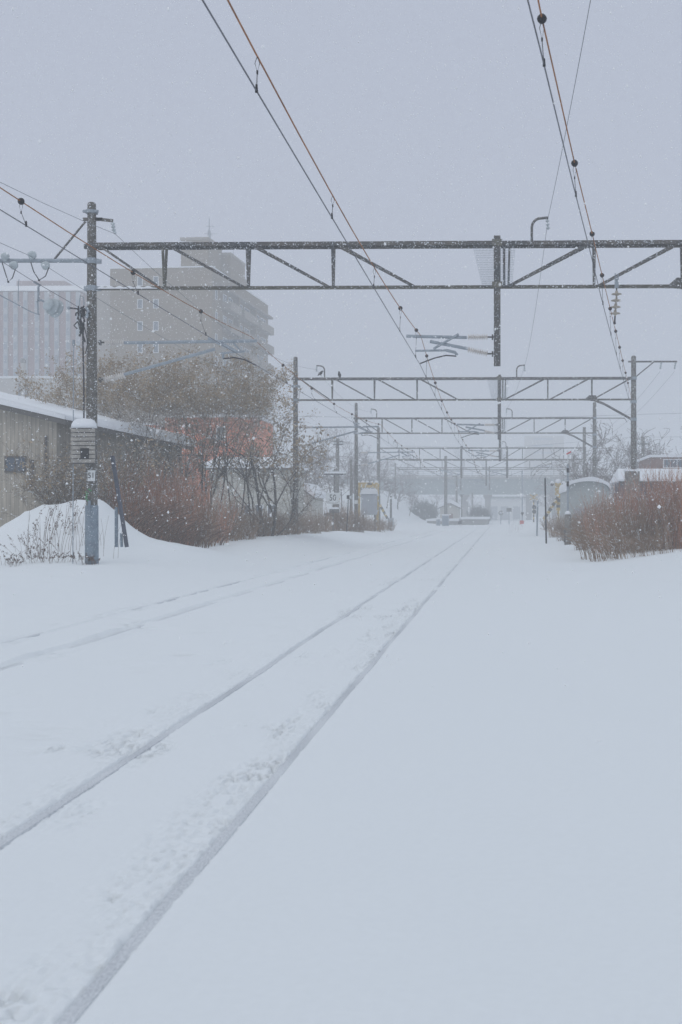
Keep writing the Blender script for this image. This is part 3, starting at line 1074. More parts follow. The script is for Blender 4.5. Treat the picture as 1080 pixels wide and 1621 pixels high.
# disc tensioner assembly hanging beside the near pole
ta = empty("tensioner", P(61, 452, 29.3), "pale disc tensioner hanging on wires beside the near pole", "tensioner")
m = MB()
m.tube([(-0.12, 0, 0.10), (0.05, 0, 0.0), (0.0, 0, -0.03), (0.0, 0, -0.40)], 0.03, 6)
m.tube([(-0.05, 0, -0.40), (0.08, 0, -0.38), (0.16, 0, -0.42)], 0.03, 6)
m.tube([(-0.02, 0, -0.42), (-0.01, 0, -0.75)], 0.02, 6)
m.tube([(-0.9, -1.2, -0.25), (-0.2, 0, -0.68), (0.03, 0, -0.76)], 0.014, 6)
m.tube([(-0.42, -0.2, 0.12), (-0.44, -0.2, 0.0), (-0.43, -0.2, -0.45)], 0.010, 6)
m.build("hanger", M['galv'], ta)
m = MB()
c0 = Vector((0.36, 0, -0.55))
m.lathe(c0 + Vector((-0.10, -0.20, 0.06)), c0 + Vector((0.10, 0.20, -0.06)), [(0, 0.05), (0.15, 0.16), (0.25, 0.17), (0.3, 0.10), (0.45, 0.22), (0.55, 0.23), (0.6, 0.12), (0.75, 0.24), (0.85, 0.24), (0.95, 0.06), (1, 0.03)], 16)
m.build("disc", M['insul_blue'], ta, True)


# ------------------------------------------------------------------ birds
def crow(loc, rz, label):
    m = MB()
    m.tube([(-0.17, 0, -0.03), (-0.11, 0, 0.02), (-0.06, 0, 0.08), (0.0, 0, 0.14), (0.04, 0, 0.20), (0.055, 0, 0.245), (0.08, 0, 0.265), (0.105, 0, 0.265), (0.14, 0, 0.255), (0.165, 0, 0.245)],
           [0.012, 0.035, 0.07, 0.085, 0.066, 0.046, 0.045, 0.032, 0.014, 0.003], 10)
    for s in (-1, 1):
        m.tube([(0.0, s * 0.035, 0.1), (0.01, s * 0.035, 0.03), (0.012, s * 0.035, 0.0)], [0.016, 0.008, 0.008], 5)
        m.tube([(-0.02, s * 0.035, 0.006), (0.04, s * 0.035, 0.006)], 0.007, 4)
    o = m.build("crow", M['crow'], None, True, loc)
    o.rotation_euler = (0, 0, rz)
    tag(o, label, "bird", "crows")
    return o


crow((P(537.5, 597, 58.3).x, 58.3, 8.565), R(-100), "black crow perched on the top chord of the second gantry")
crow((P(508, 590, 58.5).x, 58.5, 8.70), R(20), "black crow clinging below the bent hook arm").scale = (1.0, 1.0, 0.8)


# ------------------------------------------------------------------ buildings
def quad_building(name, loc, label, cat, rz=0):
    return empty(name, loc, label, cat, None, rz)


def window(root, a, w_, h_, axis, d=0.07, mull=1):
    """a = lower corner on the wall; axis 'x' -> wall faces -y, 'y' -> wall faces +x"""
    x, y, z = a
    f = MB()
    g = MB()
    t = 0.07
    def bx(m, u0, u1, z0, z1, o0, o1):
        if axis == 'x':
            m.box(x + u0, x + u1, y - o1, y - o0, z + z0, z + z1)
        else:
            m.box(x + o0, x + o1, y + u0, y + u1, z + z0, z + z1)
    bx(f, 0, w_, 0, t, 0.003, d); bx(f, 0, w_, h_ - t, h_, 0.003, d)
    bx(f, 0, t, t, h_ - t, 0.003, d); bx(f, w_ - t, w_, t, h_ - t, 0.003, d)
    for k in range(1, mull + 1):
        u = w_ * k / (mull + 1)
        bx(f, u - 0.025, u + 0.025, t, h_ - t, 0.003, d * 0.8)
    fr = f.build("window", M['frame'], root)
    bx(g, t, w_ - t, t, h_ - t, 0.004, d * 0.4)
    g.build("pane", M['glass'], fr)
    return fr


# --- brown apartment block
p0 = P(336, 812, 147.0)
AP = quad_building("apartment_block", (p0.x, 147.0, 0.0), "tall brown apartment block with stepped roof and balconies in the snow haze", "apartment block", R(-3.4))
K = 147.0 / F
zz = lambda y: CAMZ + (812 - y) * K
H = zz(421)
Wd, Ld = (336 - 169) * K, 27.5
m = MB(); m.box(-Wd, 0, 0, Ld, 0, H); m.build("wall", M['tile'], AP)
m = MB(); m.box(-Wd - 3.4, -Wd - 0.003, 0.6, 16, 0, zz(449)); m.build("side_wing", M['tile2'], AP)
m = MB(); m.box(-Wd - 0.05, 0.06, -0.06, Ld + 0.1, H + 0.002, H + 0.16); m.build("snow_cap", M['snowcap'], AP)
for (xa, xb, y0, y1, yt, yref) in ((268, 318, 4, 10, 377, 151), (312, 361, 10, 17, 402, 157), (365, 398, 17.5, 24, 434, 165)):
    k = yref / F
    x0_, x1_ = (xa - 336) * k + 0.15, (xb - 336) * k - 0.3 + (0.4 if xa > 340 else 0)
    if xa > 340: x0_, x1_ = -5.2, -2.2
    if 300 < xa < 340: x0_, x1_ = -4.2, -0.6
    h = CAMZ + (812 - yt) * k
    m = MB(); m.box(x0_, x1_, y0, y1, H - 0.2, h); ph = m.build("penthouse", M['tile'], AP)
    m = MB(); m.box(x0_ - 0.1, x1_ + 0.1, y0 - 0.1, y1 + 0.1, h + 0.003, h + 0.35); m.build("parapet", M['tile2'], ph)
m = MB()
ax, ay = -2.0, 5.0
hz = CAMZ + (812 - 378) * 152 / F
m.tube([(ax, ay, hz), (ax, ay, hz + 3.0)], 0.07, 6)
m.tube([(ax, ay, hz), (ax, ay, hz + 1.3)], 0.22, 6)
for dz, l in ((1.9, 0.7), (0.9, 1.1), (0.75, 0.5)):
    m.tube([(ax - l * 0.6, ay, hz + dz), (ax + l, ay, hz + dz - 0.05)], 0.03, 5)
for k in range(5):
    m.tube([(ax - 0.4 + k * 0.25, ay - 0.4, hz + 1.9), (ax - 0.4 + k * 0.25, ay + 0.4, hz + 1.9)], 0.015, 4)
m.build("aerial", M['galv'], AP)
m = MB(); m.tube([(-0.8, 12, CAMZ + (812 - 402) * 157 / F), (-0.8, 12, CAMZ + (812 - 372) * 157 / F)], 0.04, 5); m.build("aerial", M['galv'], AP)
for y in (442, 478, 513.6, 549, 584.5, 620):
    for px in (218, 244):
        window(AP, ((px - 4 - 336) * K, 0, zz(y) - 0.6), 0.72, 1.22, 'x', 0.09, 0)
m = MB(); m.box(0.003, 0.9, 0.8, Ld - 0.3, H - 2.2, H - 1.9); m.build("eave_slab", M['parapet'], AP)
FL = 2.9
for f in range(10):
    zf = H - 1.9 - FL * (f + 1)
    for (ya, yb) in ((4.2, 9.2), (10.6, 17.6), (19.2, 26.4)):
        m = MB()
        m.box(0.003, 1.25, ya, yb, zf, zf + 0.16)
        m.box(1.17, 1.25, ya, yb, zf + 0.161, zf + 1.12)
        m.box(0.003, 1.169, ya, ya + 0.08, zf + 0.161, zf + 1.12)
        m.box(0.003, 1.169, yb - 0.08, yb, zf + 0.161, zf + 1.12)
        m.build("balcony", M['parapet'] if f % 3 else M['tile2'], AP)
        for q in range(2):
            window(AP, (0, ya + 0.4 + q * (yb - ya) / 2, zf + 0.35), (yb - ya) / 2 - 0.8, 1.9, 'y', 0.06, 1)
    window(AP, (0, 1.2, zf + 0.9), 0.9, 1.3, 'y', 0.06, 0)
for ya in (9.6, 18.1):
    m = MB(); m.box(0.003, 0.75, ya, ya + 0.5, 2, H - 2.2); m.build("fin_wall", M['tile'], AP)

# --- dull red and white striped block
KS = 172.0 / F
zs = lambda y: CAMZ + (812 - y) * KS
xs_ = lambda px: X_(px, 172.0)
SB = quad_building("striped_block", (xs_(30), 172.0, 0), "wide block with dull red and pale vertical stripes under a snowy roof", "office block")
ox = xs_(30)
x0, x1 = xs_(-170) - ox, xs_(127) - ox
m = MB(); m.box(x0, x1, 0, 18, zs(600), zs(459)); m.build("wall", M['pinkwall'], SB)
m = MB()
m.add([(x0 - 0.2, -0.3, zs(458)), (x1 + 0.2, -0.3, zs(458)), (x1 + 0.2, 14, zs(420)), (x0 - 0.2, 14, zs(420)), (x0 - 0.2, 18, zs(458)), (x1 + 0.2, 18, zs(458))], [(0, 1, 2, 3), (3, 2, 5, 4), (0, 3, 4), (1, 5, 2), (0, 4, 5, 1)])
m.build("roof_snow", M['snowcap'], SB)
m = MB(); m.box(xs_(-40) - ox, xs_(42) - ox, 15, 21, zs(458), zs(424) + 1.4); m.build("roof_house", M['pinkwall'], SB)
px = -165
i = 0
while px < 125:
    m = MB()
    xa = xs_(px + 5) - ox
    m.box(xa, xa + 0.66, -0.22, -0.003, zs(599.9), zs(459.5))
    pil = m.build("pilaster", M['paleblue'], SB)
    for k in range(6):
        g = MB()
        zt_ = zs(472 + k * 22)
        g.box(xa + 0.1, xa + 0.56, -0.26, -0.223, zt_ - 1.25, zt_ - 0.1)
        g.build("pane", M['paneblue'], pil)
    px += 15.6 if i % 3 else 18.2
    i += 1
m = MB(); m.box(x0 - 3, x1 + 2.5, -3, 20, 0, zs(601)); m.build("podium", M['beige'], SB)
m = MB(); m.box(x0 - 3.1, x1 + 2.6, -3.1, -0.3, zs(601) + 0.003, zs(600) + 0.25); m.build("snow_cap", M['snowcap'], SB)

CHM = quad_building("chimney_stack", (X_(37, 160), 160.0, 0), "pale round chimney with a cap before the striped block", "chimney")
m = MB(); m.tube([(0, 0, 0), (0, 0, Z_(37, 602, 160)), (0, 0, Z_(37, 575, 160))], [0.42, 0.36, 0.33], 12); m.build("shaft", M['beige'], CHM)
m = MB(); m.tube([(0, 0, Z_(37, 575, 160)), (0, 0, Z_(37, 568, 160))], 0.40, 12); m.build("cap", M['fascia'], CHM)
m = MB(); m.box(-0.6, -0.36, -0.3, 0.3, 3, Z_(37, 606, 160)); m.box(0.36, 0.6, -0.3, 0.3, 3, Z_(37, 606, 160)); m.build("ladder", M['navy'], CHM)

# --- weathered barn: gable end towards the camera, long side along the tracks
BY0, BY1 = 38.0, 53.0
BX = X_(90, BY0)
BZ = Z_(90, 669, BY0)
BN = quad_building("wooden_barn", (BX, BY0, 0), "weathered board barn with a long snow edged roof behind the drift", "barn")
bw = 11.0
rh = bw / 2 * 0.235
m = MB()
m.prism([(-bw, 0), (0, 0), (0, BZ), (-bw / 2, BZ + rh), (-bw, BZ)], 0, BY1 - BY0)
m.build("wall", M['planks'], BN)
m = MB()
th = 0.16
for (xa, za, xb, zb_) in ((0.45, BZ - 0.10, -bw / 2, BZ + rh + 0.01), (-bw - 0.45, BZ - 0.10, -bw / 2, BZ + rh + 0.01)):
    m.add([(xa, -0.5, za), (xb, -0.5, zb_), (xb, BY1 - BY0 + 0.5, zb_), (xa, BY1 - BY0 + 0.5, za), (xa, -0.5, za + th), (xb, -0.5, zb_ + th), (xb, BY1 - BY0 + 0.5, zb_ + th), (xa, BY1 - BY0 + 0.5, za + th)],
          [(0, 1, 2, 3), (7, 6, 5, 4), (0, 4, 5, 1), (1, 5, 6, 2), (2, 6, 7, 3), (3, 7, 4, 0)])
m.build("roof", M['fascia'], BN)
# snow lying on the roof with an uneven lip
vv, ff = [], []
nyy, nxx = 60, 9
for i in range(nyy + 1):
    y = -0.55 + (BY1 - BY0 + 1.1) * i / nyy
    for j in range(nxx + 1):
        t_ = j / nxx
        x = 0.52 - (bw / 2 + 0.52) * t_
        z = BZ - 0.10 + th + (rh + 0.11) * t_
        thick = 0.11 + 0.16 * (0.5 + float(vnoise(np.array([y * 0.7]), np.array([t_ * 3.0]))[0])) + 0.2 * sstep(0, 6, y)
        if j == 0: x -= 0.10 * random.random()
        vv.append((x, y, z + thick))
nb_ = len(vv)
for i in range(nyy + 1):
    y = -0.55 + (BY1 - BY0 + 1.1) * i / nyy
    vv.append((0.50 - 0.05 * random.random(), y, BZ - 0.10 + th + 0.004))
for i in range(nxx + 1):
    t_ = i / nxx
    vv.append((0.48 - (bw / 2 + 0.5) * t_, -0.53, BZ - 0.10 + th + (rh + 0.11) * t_ + 0.004))
for i in range(nyy):
    for j in range(nxx):
        a = i * (nxx + 1) + j
        ff.append((a, a + 1, a + nxx + 2, a + nxx + 1))
    ff.append((nb_ + i, i * (nxx + 1), (i + 1) * (nxx + 1), nb_ + i + 1))
for j in range(nxx):
    ff.append((nb_ + nyy + 1 + j, nb_ + nyy + 2 + j, j + 1, j))
m = MB(); m.add(vv, ff); m.build("roof_snow", M['snowcap'], BN, True)
m = MB()
m.add([(-bw / 2, -0.5, BZ + rh + th + 0.12), (-bw - 0.5, -0.5, BZ - 0.1 + th + 0.25), (-bw - 0.5, BY1 - BY0 + 0.5, BZ - 0.1 + th + 0.25), (-bw / 2, BY1 - BY0 + 0.5, BZ + rh + th + 0.12),
       (-bw / 2, -0.5, BZ + rh + th + 0.01), (-bw - 0.5, -0.5, BZ - 0.1 + th), (-bw - 0.5, BY1 - BY0 + 0.5, BZ - 0.1 + th), (-bw / 2, BY1 - BY0 + 0.5, BZ + rh + th + 0.01)],
      [(0, 1, 2, 3), (0, 4, 5, 1), (1, 5, 6, 2), (2, 6, 7, 3)])
m.build("roof_snow", M['snowcap'], BN)
f = MB(); xa = X_(8, BY0) - BX; xb = X_(42, BY0) - BX
za, zb_ = Z_(8, 748, BY0), Z_(8, 722, BY0)
f.box(xa, xb, -0.05, -0.003, za, za + 0.05); f.box(xa, xb, -0.05, -0.003, zb_ - 0.05, zb_)
f.box(xa, xa + 0.05, -0.05, -0.003, za + 0.05, zb_ - 0.05); f.box(xb - 0.05, xb, -0.05, -0.003, za + 0.05, zb_ - 0.05)
f.box((xa + xb) / 2 - 0.02, (xa + xb) / 2 + 0.02, -0.04, -0.003, za + 0.05, zb_ - 0.05)
fr = f.build("window", M['fascia'], BN)
MB().box(xa + 0.05, xb - 0.05, -0.02, -0.004, za + 0.05, zb_ - 0.05).build("pane", M['glass'], fr)
MB().box(X_(48, BY0) - BX, X_(54, BY0) - BX, -0.09, -0.003, Z_(8, 775, BY0), Z_(8, 728, BY0)).build("downpipe", M['fascia'], BN)
MB().box(X_(72, BY0) - BX, X_(75, BY0) - BX, -0.07, -0.003, Z_(8, 800, BY0), Z_(8, 690, BY0)).build("batten", M['fascia'], BN)
for k in range(2):
    f = MB(); y = 3 + k * 5.6
    f.box(0.003, 0.05, y, y + 1.4, 2.2, 3.2)
    fr = f.build("window", M['fascia'], BN)
    MB().box(0.051, 0.06, y + 0.08, y + 1.32, 2.28, 3.12).build("pane", M['glass'], fr)

# --- orange building behind the trees
OY = 84.0
OR = quad_building("orange_house", (X_(300, OY), OY, 0), "bright orange building glimpsed through the bare trees", "building")
ox = X_(300, OY)
for (pa, pb, yt, yb) in ((186, 246, 673, 800), (262, 402, 661, 800)):
    xa, xb = X_(pa, OY) - ox, X_(pb, OY) - ox
    zt_ = Z_(300, yt, OY)
    m = MB()
    m.box(xa, xb, 0, 7, 1.0, zt_)
    n_ = int((xb - xa) / 0.5)
    for k in range(n_ + 1):
        u = xa + (xb - xa - 0.12) * k / n_
        m.box(u, u + 0.12, -0.06, -0.003, 1.0, zt_ - 0.02)
    m.build("wall", M['orange'], OR)
    m = MB()
    for k in range(16):
        u0, u1 = xa - 0.1 + (xb - xa + 0.2) * k / 16, xa - 0.1 + (xb - xa + 0.2) * (k + 1) / 16
        m.box(u0, u1 - 0.004, -0.12, 7.1, zt_ + 0.003, zt_ + random.uniform(0.05, 0.28))
    m.build("roof_snow", M['snowcap'], OR)
window(OR, (X_(343, OY) - ox, -0.07, Z_(300, 697, OY)), 0.7, 1.0, 'x', 0.06, 1)


def gable_house(name, label, pa, pb, y_eave, y_ridge, Y, depth, wall, cat="house", zbase=0.0, snow=0.3, side=False):
    """ridge along x when side, else gable towards the camera"""
    xa, xb = X_(pa, Y), X_(pb, Y)
    cx = (xa + xb) / 2
    hw = (xb - xa) / 2
    r = quad_building(name, (cx, Y, zbase), label, cat)
    ze, zr = Z_(pa, y_eave, Y) - zbase, Z_(pa, y_ridge, Y) - zbase
    m = MB()
    if not side:
        m.prism([(-hw, -0.5), (hw, -0.5), (hw, ze), (0, zr), (-hw, ze)], 0, depth)
        m.build("wall", wall, r)
        m = MB()
        o = 0.3
        sl = (zr - ze) / hw
        m.prism([(-hw - o, ze - sl * o + 0.01), (0, zr + 0.01), (hw + o, ze - sl * o + 0.01), (hw + o, ze - sl * o + 0.1 + snow), (0.3, zr + 0.1 + snow), (-0.3, zr + 0.1 + snow), (-hw - o, ze - sl * o + 0.1 + snow)], -0.35, depth + 0.3)
        m.build("roof_snow", M['snowcap'], r)
        m = MB()
        m.prism([(-hw - o - 0.02, ze - sl * o - 0.13), (0, zr - 0.13), (hw + o + 0.02, ze - sl * o - 0.13), (hw + o + 0.02, ze - sl * o), (0, zr), (-hw - o - 0.02, ze - sl * o)], -0.38, -0.30)
        m.build("fascia", M['fascia'], r)
    else:
        m.box(-hw, hw, 0, depth, -0.5, ze - 0.003)
        m.build("wall", wall, r)
        zr2 = CAMZ + (CY - y_ridge) * (Y + depth / 2) / F - zbase
        m = MB()
        m.add([(-hw - 0.35, -0.35, ze), (hw + 0.35, -0.35, ze), (hw + 0.1, depth / 2, zr2), (-hw - 0.1, depth / 2, zr2), (-hw - 0.35, depth + 0.35, ze), (hw + 0.35, depth + 0.35, ze),
               (-hw - 0.35, -0.35, ze + snow), (hw + 0.35, -0.35, ze + snow)],
              [(0, 1, 7, 6), (6, 7, 2, 3), (3, 2, 5, 4), (0, 6, 3, 4), (1, 5, 2, 7), (0, 4, 5, 1)])
        m.build("roof_snow", M['snowcap'], r)
        m = MB(); m.box(-hw - 0.3, hw + 0.3, -0.33, -0.25, ze - 0.16, ze - 0.004); m.build("fascia", M['fascia'], r)
    return r


SH = gable_house("storage_shed", "low dark shed with a broad snow covered roof behind the red thicket", 988, 1150, 762, 742, 63.5, 5.0, M['navy'], "shed", snow=0.1, side=True)
for k in range(3):
    window(SH, (-2.2 + k * 1.6, 0, 1.9), 0.9, 0.7, 'x', 0.05, 1)
BRH = quad_building("flat_roofed_house", (X_(1080, 88), 88.0, 0), "red brown flat roofed house with a snow line along its roof", "house")
m = MB(); m.box(X_(1031, 88) - X_(1080, 88), 5, 0, 8, -0.3, Z_(1030, 724, 88)); m.build("wall", M['brickred'], BRH)
m = MB(); m.box(X_(1031, 88) - X_(1080, 88) - 0.15, 5.15, -0.15, 8.1, Z_(1030, 724, 88) + 0.003, Z_(1030, 722, 88) + 0.1); m.build("roof_snow", M['snowcap'], BRH)
window(BRH, (X_(1050, 88) - X_(1080, 88), 0, Z_(1030, 741, 88)), 1.6, 0.7, 'x', 0.05, 2)
# arched hut
QY = 76.0
QX = X_(931, QY)
QH = quad_building("arched_hut", (QX, QY, 0), "grey green hut with an arched snow covered roof", "hut")
hw = (X_(966, QY) - X_(900, QY)) / 2
ze, za = Z_(900, 778, QY), Z_(900, 762, QY)
arc = [(hw * math.cos(math.pi - math.pi * k / 14) if True else 0, ze + (za - ze) * math.sin(math.pi * k / 14) ** 0.8) for k in range(15)]
m = MB(); m.prism([(-hw, -0.3)] + arc + [(hw, -0.3)][::1], 0, 9); m.build("wall", M['greenwall'], QH)
m = MB()
arc2 = [(x * 1.07, z + 0.26 + 0.05 * math.sin(i)) for i, (x, z) in enumerate(arc)]
m.prism([(x * 1.05, z + 0.004) for x, z in arc] + arc2[::-1], -0.4, 9.3); m.build("roof_snow", M['snowcap'], QH)
m = MB(); m.box(-0.9, 0.3, -0.04, -0.003, 0.0, 1.9)
for k in range(4): m.box(-0.9 + k * 0.3, -0.86 + k * 0.3, -0.06, -0.041, 0.0, 1.9)
m.build("shutter_door", M['cabinet'], QH)

SMH = gable_house("small_house", "small beige house behind the pole of the second gantry", 462, 494, 784, 772, 97.0, 6.0, M['palewall'], "house", 0.3)
PLH = gable_house("pale_house", "pale low house half hidden by tree trunks", 332, 462, 741, 723, 79.0, 5.0, M['palewall'], "house", 0.2, 0.3, side=True)
for k in range(4):
    window(PLH, (-1.4 + 0.85 * k, 0, 1.1), 0.6, 0.9, 'x', 0.05, 0)
LH = gable_house("lineside_hut", "tiny hazy hut with a snowy gable beside the lone pole", 697, 727, 803, 796, 168.0, 4.0, M['palewall'], "hut", 0.0, 0.3)
m = MB(); m.box(-0.6, 0.5, -0.05, -0.003, -0.3, 1.5); m.build("door", M['brickred'], LH)

DB = quad_building("distant_block", (X_(860, 430), 430.0, 0), "ghostly grey block fading into the snowfall above the bridge", "building")
m = MB(); m.box(X_(831, 430) - X_(860, 430), X_(893, 430) - X_(860, 430), 0, 12, 0, Z_(860, 690, 430)); m.build("wall", M['beige'], DB)
for k in range(5):
    m = MB()
    m.box(-3.6, 3.8, -0.08, -0.003, Z_(860, 690, 430) - 1.6 - k * 2.6, Z_(860, 690, 430) - 0.7 - k * 2.6)
    m.build("window_strip", M['paneblue'], DB)

# --- road bridge over the tracks
RBY = 232.0
RB = quad_building("road_bridge", (0, RBY, 0), "grey green road bridge crossing over the tracks in the haze", "bridge")
zt_, zb_ = Z_(700, 758, RBY), Z_(700, 781, RBY)
m = MB(); m.box(-48, 40, -0.2, 0.1, zb_, zt_)
for k in range(59):
    m.box(-48 + 1.5 * k, -47.8 + 1.5 * k, -0.3, -0.201, zb_ + 0.2, zt_ - 0.3)
m.box(-48, 40, -0.55, -0.203, zb_ - 0.25, zb_ - 0.003)
m.build("girder", M['bridge'], RB)
m = MB(); m.box(-48, 40, -0.9, 9, zt_ + 0.003, zt_ + 0.45); m.build("deck", M['bridgecon'], RB)
m = MB()
for k in range(45):
    m.box(-48 + 2 * k, -47.9 + 2 * k, -0.85, -0.75, zt_ + 0.453, zt_ + 1.5)
m.box(-48, 40, -0.86, -0.74, zt_ + 1.5, zt_ + 1.58)
m.box(-48, 40, -0.83, -0.77, zt_ + 0.95, zt_ + 1.02)
m.build("railing", M['galv'], RB)
for px in (645, 735, 772, 838, 880):
    x = X_(px, RBY)
    m = MB(); m.box(x - 0.55, x + 0.55, 1.0, 7.0, -0.5, zb_ - 0.26); m.box(x - 0.9, x + 0.9, 0.4, 7.4, zb_ - 0.7, zb_ - 0.262); m.build("pier", M['bridgecon'], RB)
FW = quad_building("far_depot", (X_(800, 262), 262.0, 0), "pale low depot seen under the road bridge", "building")
m = MB(); m.box(X_(768, 262) - X_(800, 262), X_(834, 262) - X_(800, 262), 0, 10, -0.3, Z_(800, 789, 262)); m.build("wall", M['frame'], FW)
m = MB(); m.box(X_(766, 262) - X_(800, 262), X_(836, 262) - X_(800, 262), -0.4, 10.2, Z_(800, 789, 262) + 0.003, Z_(800, 786, 262)); m.build("lintel", M['bridge'], FW)
for px in (776, 793, 812):
    m = MB(); x = X_(px, 262) - X_(800, 262)
    m.box(x, x + 1.7, -0.06, -0.003, 0, 3.1); m.build("door", M['cabinet'], FW)

# ------------------------------------------------------------------ lineside objects
# leaning stay and posts beside the near pole
LP = 29.8
a, b = P(178, 722, LP), P(201, 866, LP)
tag(MB().bar(a, b, 0.085, 0.085).build("stay_post", M['navy']), "dark leaning stay post stuck in the snow beside the near pole", "post")
a, b = P(184.5, 803, LP), P(184.5, 866, LP)
tag(MB().bar(a, b, 0.075, 0.06).build("short_post", M['jacket']), "blue grey upright post just behind the leaning stay", "post")
a, b = P(192, 844, LP), P(193, 866, LP)
tag(MB().bar(a, b, 0.06, 0.05).build("post_stub", M['jacket']), "short blue grey stub between the stay and the post", "post")
# pale panel in the weeds
pn = empty("notice_board", (X_(275, 40.5), 40.5, gz(X_(275, 40.5), 40.5)), "pale square board on legs at the foot of the red brown thicket", "board")
zg = gz(X_(275, 40.5), 40.5)
MB().box(-0.29, 0.29, -0.03, 0, Z_(275, 838, 40.5) - zg, Z_(275, 809, 40.5) - zg).build("panel", M['palewall'], pn)
for x in (-0.24, 0.2):
    MB().box(x, x + 0.05, 0.003, 0.05, -0.2, Z_(275, 812, 40.5) - zg).build("leg", M['steel'], pn)
# marker post
MY = 56.0
mp_ = P(899, 857, MY)
mk = empty("marker_post", (mp_.x, MY, mp_.z), "slender snow marker post with red tip on a stout grey base", "marker post")
hh = Z_(899, 815, MY) - mp_.z
MB().tube([(0, 0, -0.3), (0, 0, hh), (0, 0, hh + 0.02)], [0.17, 0.15, 0.12], 12).build("base", M['slatgrey'], mk, True)
MB().lathe((0, 0, hh + 0.022), (0, 0, hh + 0.2), [(0, 0.16), (0.4, 0.15), (0.8, 0.09), (1, 0.04)], 10).build("snow_cap", M['snowcap'], mk, True)
top = Z_(899, 735, MY) - mp_.z
MB().tube([(0, 0, hh + 0.1), (0, 0, top)], 0.05, 8).build("rod", M['galv'], mk)
for (ya, yb) in ((770, 762), (748, 741)):
    MB().tube([(0, 0, Z_(899, ya, MY) - mp_.z), (0, 0, Z_(899, yb, MY) - mp_.z)], 0.062, 8).build("band", M['black'], mk)
MB().tube([(0, 0, top), (0, 0, Z_(899, 719, MY) - mp_.z)], 0.018, 6).build("whip", M['white'], mk)
m = MB()
zt2 = Z_(899, 719, MY) - mp_.z
m.bar((-0.06, 0, zt2), (0.16, 0, zt2 + 0.12), 0.07, 0.03)
m.build("red_tip", M['red'], mk)
MB().box(-0.2, -0.03, -0.12, 0.1, -0.05, 0.55).build("dark_clamp", M['fascia'], mk)
a, b = P(863, 757, 60), P(865, 858, 60)
bp = empty("stake", (b.x, 60, b.z), "thin black stake standing in the snow beside the marker post", "stake")
MB().tube([(0, 0, -0.2), (a.x - b.x, 0, a.z - b.z)], [0.045, 0.04], 8).build("rod", M['black'], bp)
MB().tube([(a.x - b.x, 0, a.z - b.z), (a.x - b.x, 0, a.z - b.z + 0.07)], 0.03, 8).build("cap", M['galv'], bp)

# speed board
SY = 72.0
s0 = P(527, 845, SY)
sg = empty("speed_board", (s0.x, SY, s0.z), "white board with a dark 50 on a thin post", "sign")
zz2 = lambda y: Z_(527, y, SY) - s0.z
MB().bar((0.02, 0.03, -0.2), (0.02, 0.03, zz2(783)), 0.06, 0.05).build("post", M['steel'], sg)
pl = MB().box(-0.44, 0.46, -0.03, -0.003, zz2(798), zz2(780)).build("plate", M['white'], sg)
vs, fs = text_mesh("50", 0.56)
MB().add([(a_ * 0.82 + 0.0, -0.036 - c_, b_ + zz2(788.3)) for a_, b_, c_ in vs], fs).build("lettering", M['black'], pl)
MB().box(-0.2, 0.36, -0.1, 0.1, zz2(812), zz2(806)).build("lower_box", M['steel'], sg)
MB().box(-0.22, 0.38, -0.12, 0.12, zz2(806) + 0.003, zz2(803)).build("snow_cap", M['snowcap'], sg)
SY2 = 70.0
s0 = P(548.5, 846, SY2)
sg = empty("marker_sign", (s0.x, SY2, s0.z), "small black and white square marker on a leaning thin post", "sign")
z3 = lambda y: Z_(551, y, SY2) - s0.z
MB().bar((0, 0.02, -0.2), (0.12, 0.02, z3(788)), 0.05, 0.05).build("post", M['black'], sg)
pl = MB().box(0.02, 0.32, -0.02, 0, z3(791), z3(783.5)).build("plate", M['white'], sg)
m = MB().box(0.025, 0.19, -0.03, -0.021, z3(790.5), z3(784))
m.box(0.191, 0.30, -0.03, -0.021, z3(790.6), z3(789.6)); m.box(0.191, 0.30, -0.03, -0.021, z3(785), z3(784))
m.build("marking", M['black'], pl)
# low dark stand left of the speed board
s0 = P(521, 820, 74)
tg = empty("cable_stand", (s0.x, 74, gz(s0.x, 74)), "dark snow topped stand at the foot of the 50 board", "stand")
zg = gz(s0.x, 74)
MB().box(-0.30, 0.28, -0.2, 0.2, Z_(521, 817, 74) - zg, Z_(521, 812, 74) - zg).build("top", M['steel'], tg)
MB().box(-0.31, 0.29, -0.21, 0.21, Z_(521, 812, 74) - zg + 0.003, Z_(521, 810, 74) - zg).build("snow_cap", M['snowcap'], tg)
for x in (-0.24, 0.2):
    MB().box(x, x + 0.06, -0.05, 0.05, -0.2, Z_(521, 817, 74) - zg - 0.003).build("leg", M['steel'], tg)

# grey cabinet and yellow frame
CYY = 87.0
c0 = P(583.5, 815, CYY)
cb = empty("relay_cabinet", (c0.x, CYY, c0.z), "pale grey relay cabinet with a rounded cap of snow", "cabinet")
kw = CYY / F
MB().box(-0.56, 0.6, 0, 0.7, 0, 33 * kw).build("casing", M['cabinet'], cb)
MB().box(-0.5, 0.02, -0.02, -0.003, 0.08, 31 * kw).build("door", M['cabinet'], cb)
MB().box(0.035, 0.54, -0.02, -0.003, 0.08, 31 * kw).build("door", M['cabinet'], cb)
m = MB(); m.prism([(-0.6, 33 * kw + 0.003), (0.64, 33 * kw + 0.003), (0.62, 33 * kw + 0.25), (0.45, 33 * kw + 0.40), (-0.35, 33 * kw + 0.42), (-0.55, 33 * kw + 0.26)], -0.08, 0.76)
m.build("snow_cap", M['snowcap'], cb)
for x in (-0.5, 0.4):
    MB().box(x, x + 0.12, 0.1, 0.6, -c0.z - 0.3, -0.003).build("leg", M['steel'], cb)
YF = 88.6
y0_ = P(568, 835, YF)
yf = empty("guard_frame", (y0_.x, YF, gz(y0_.x, YF)), "yellow portal frame with snow lumps behind the grey cabinet", "frame")
zg = gz(y0_.x, YF)
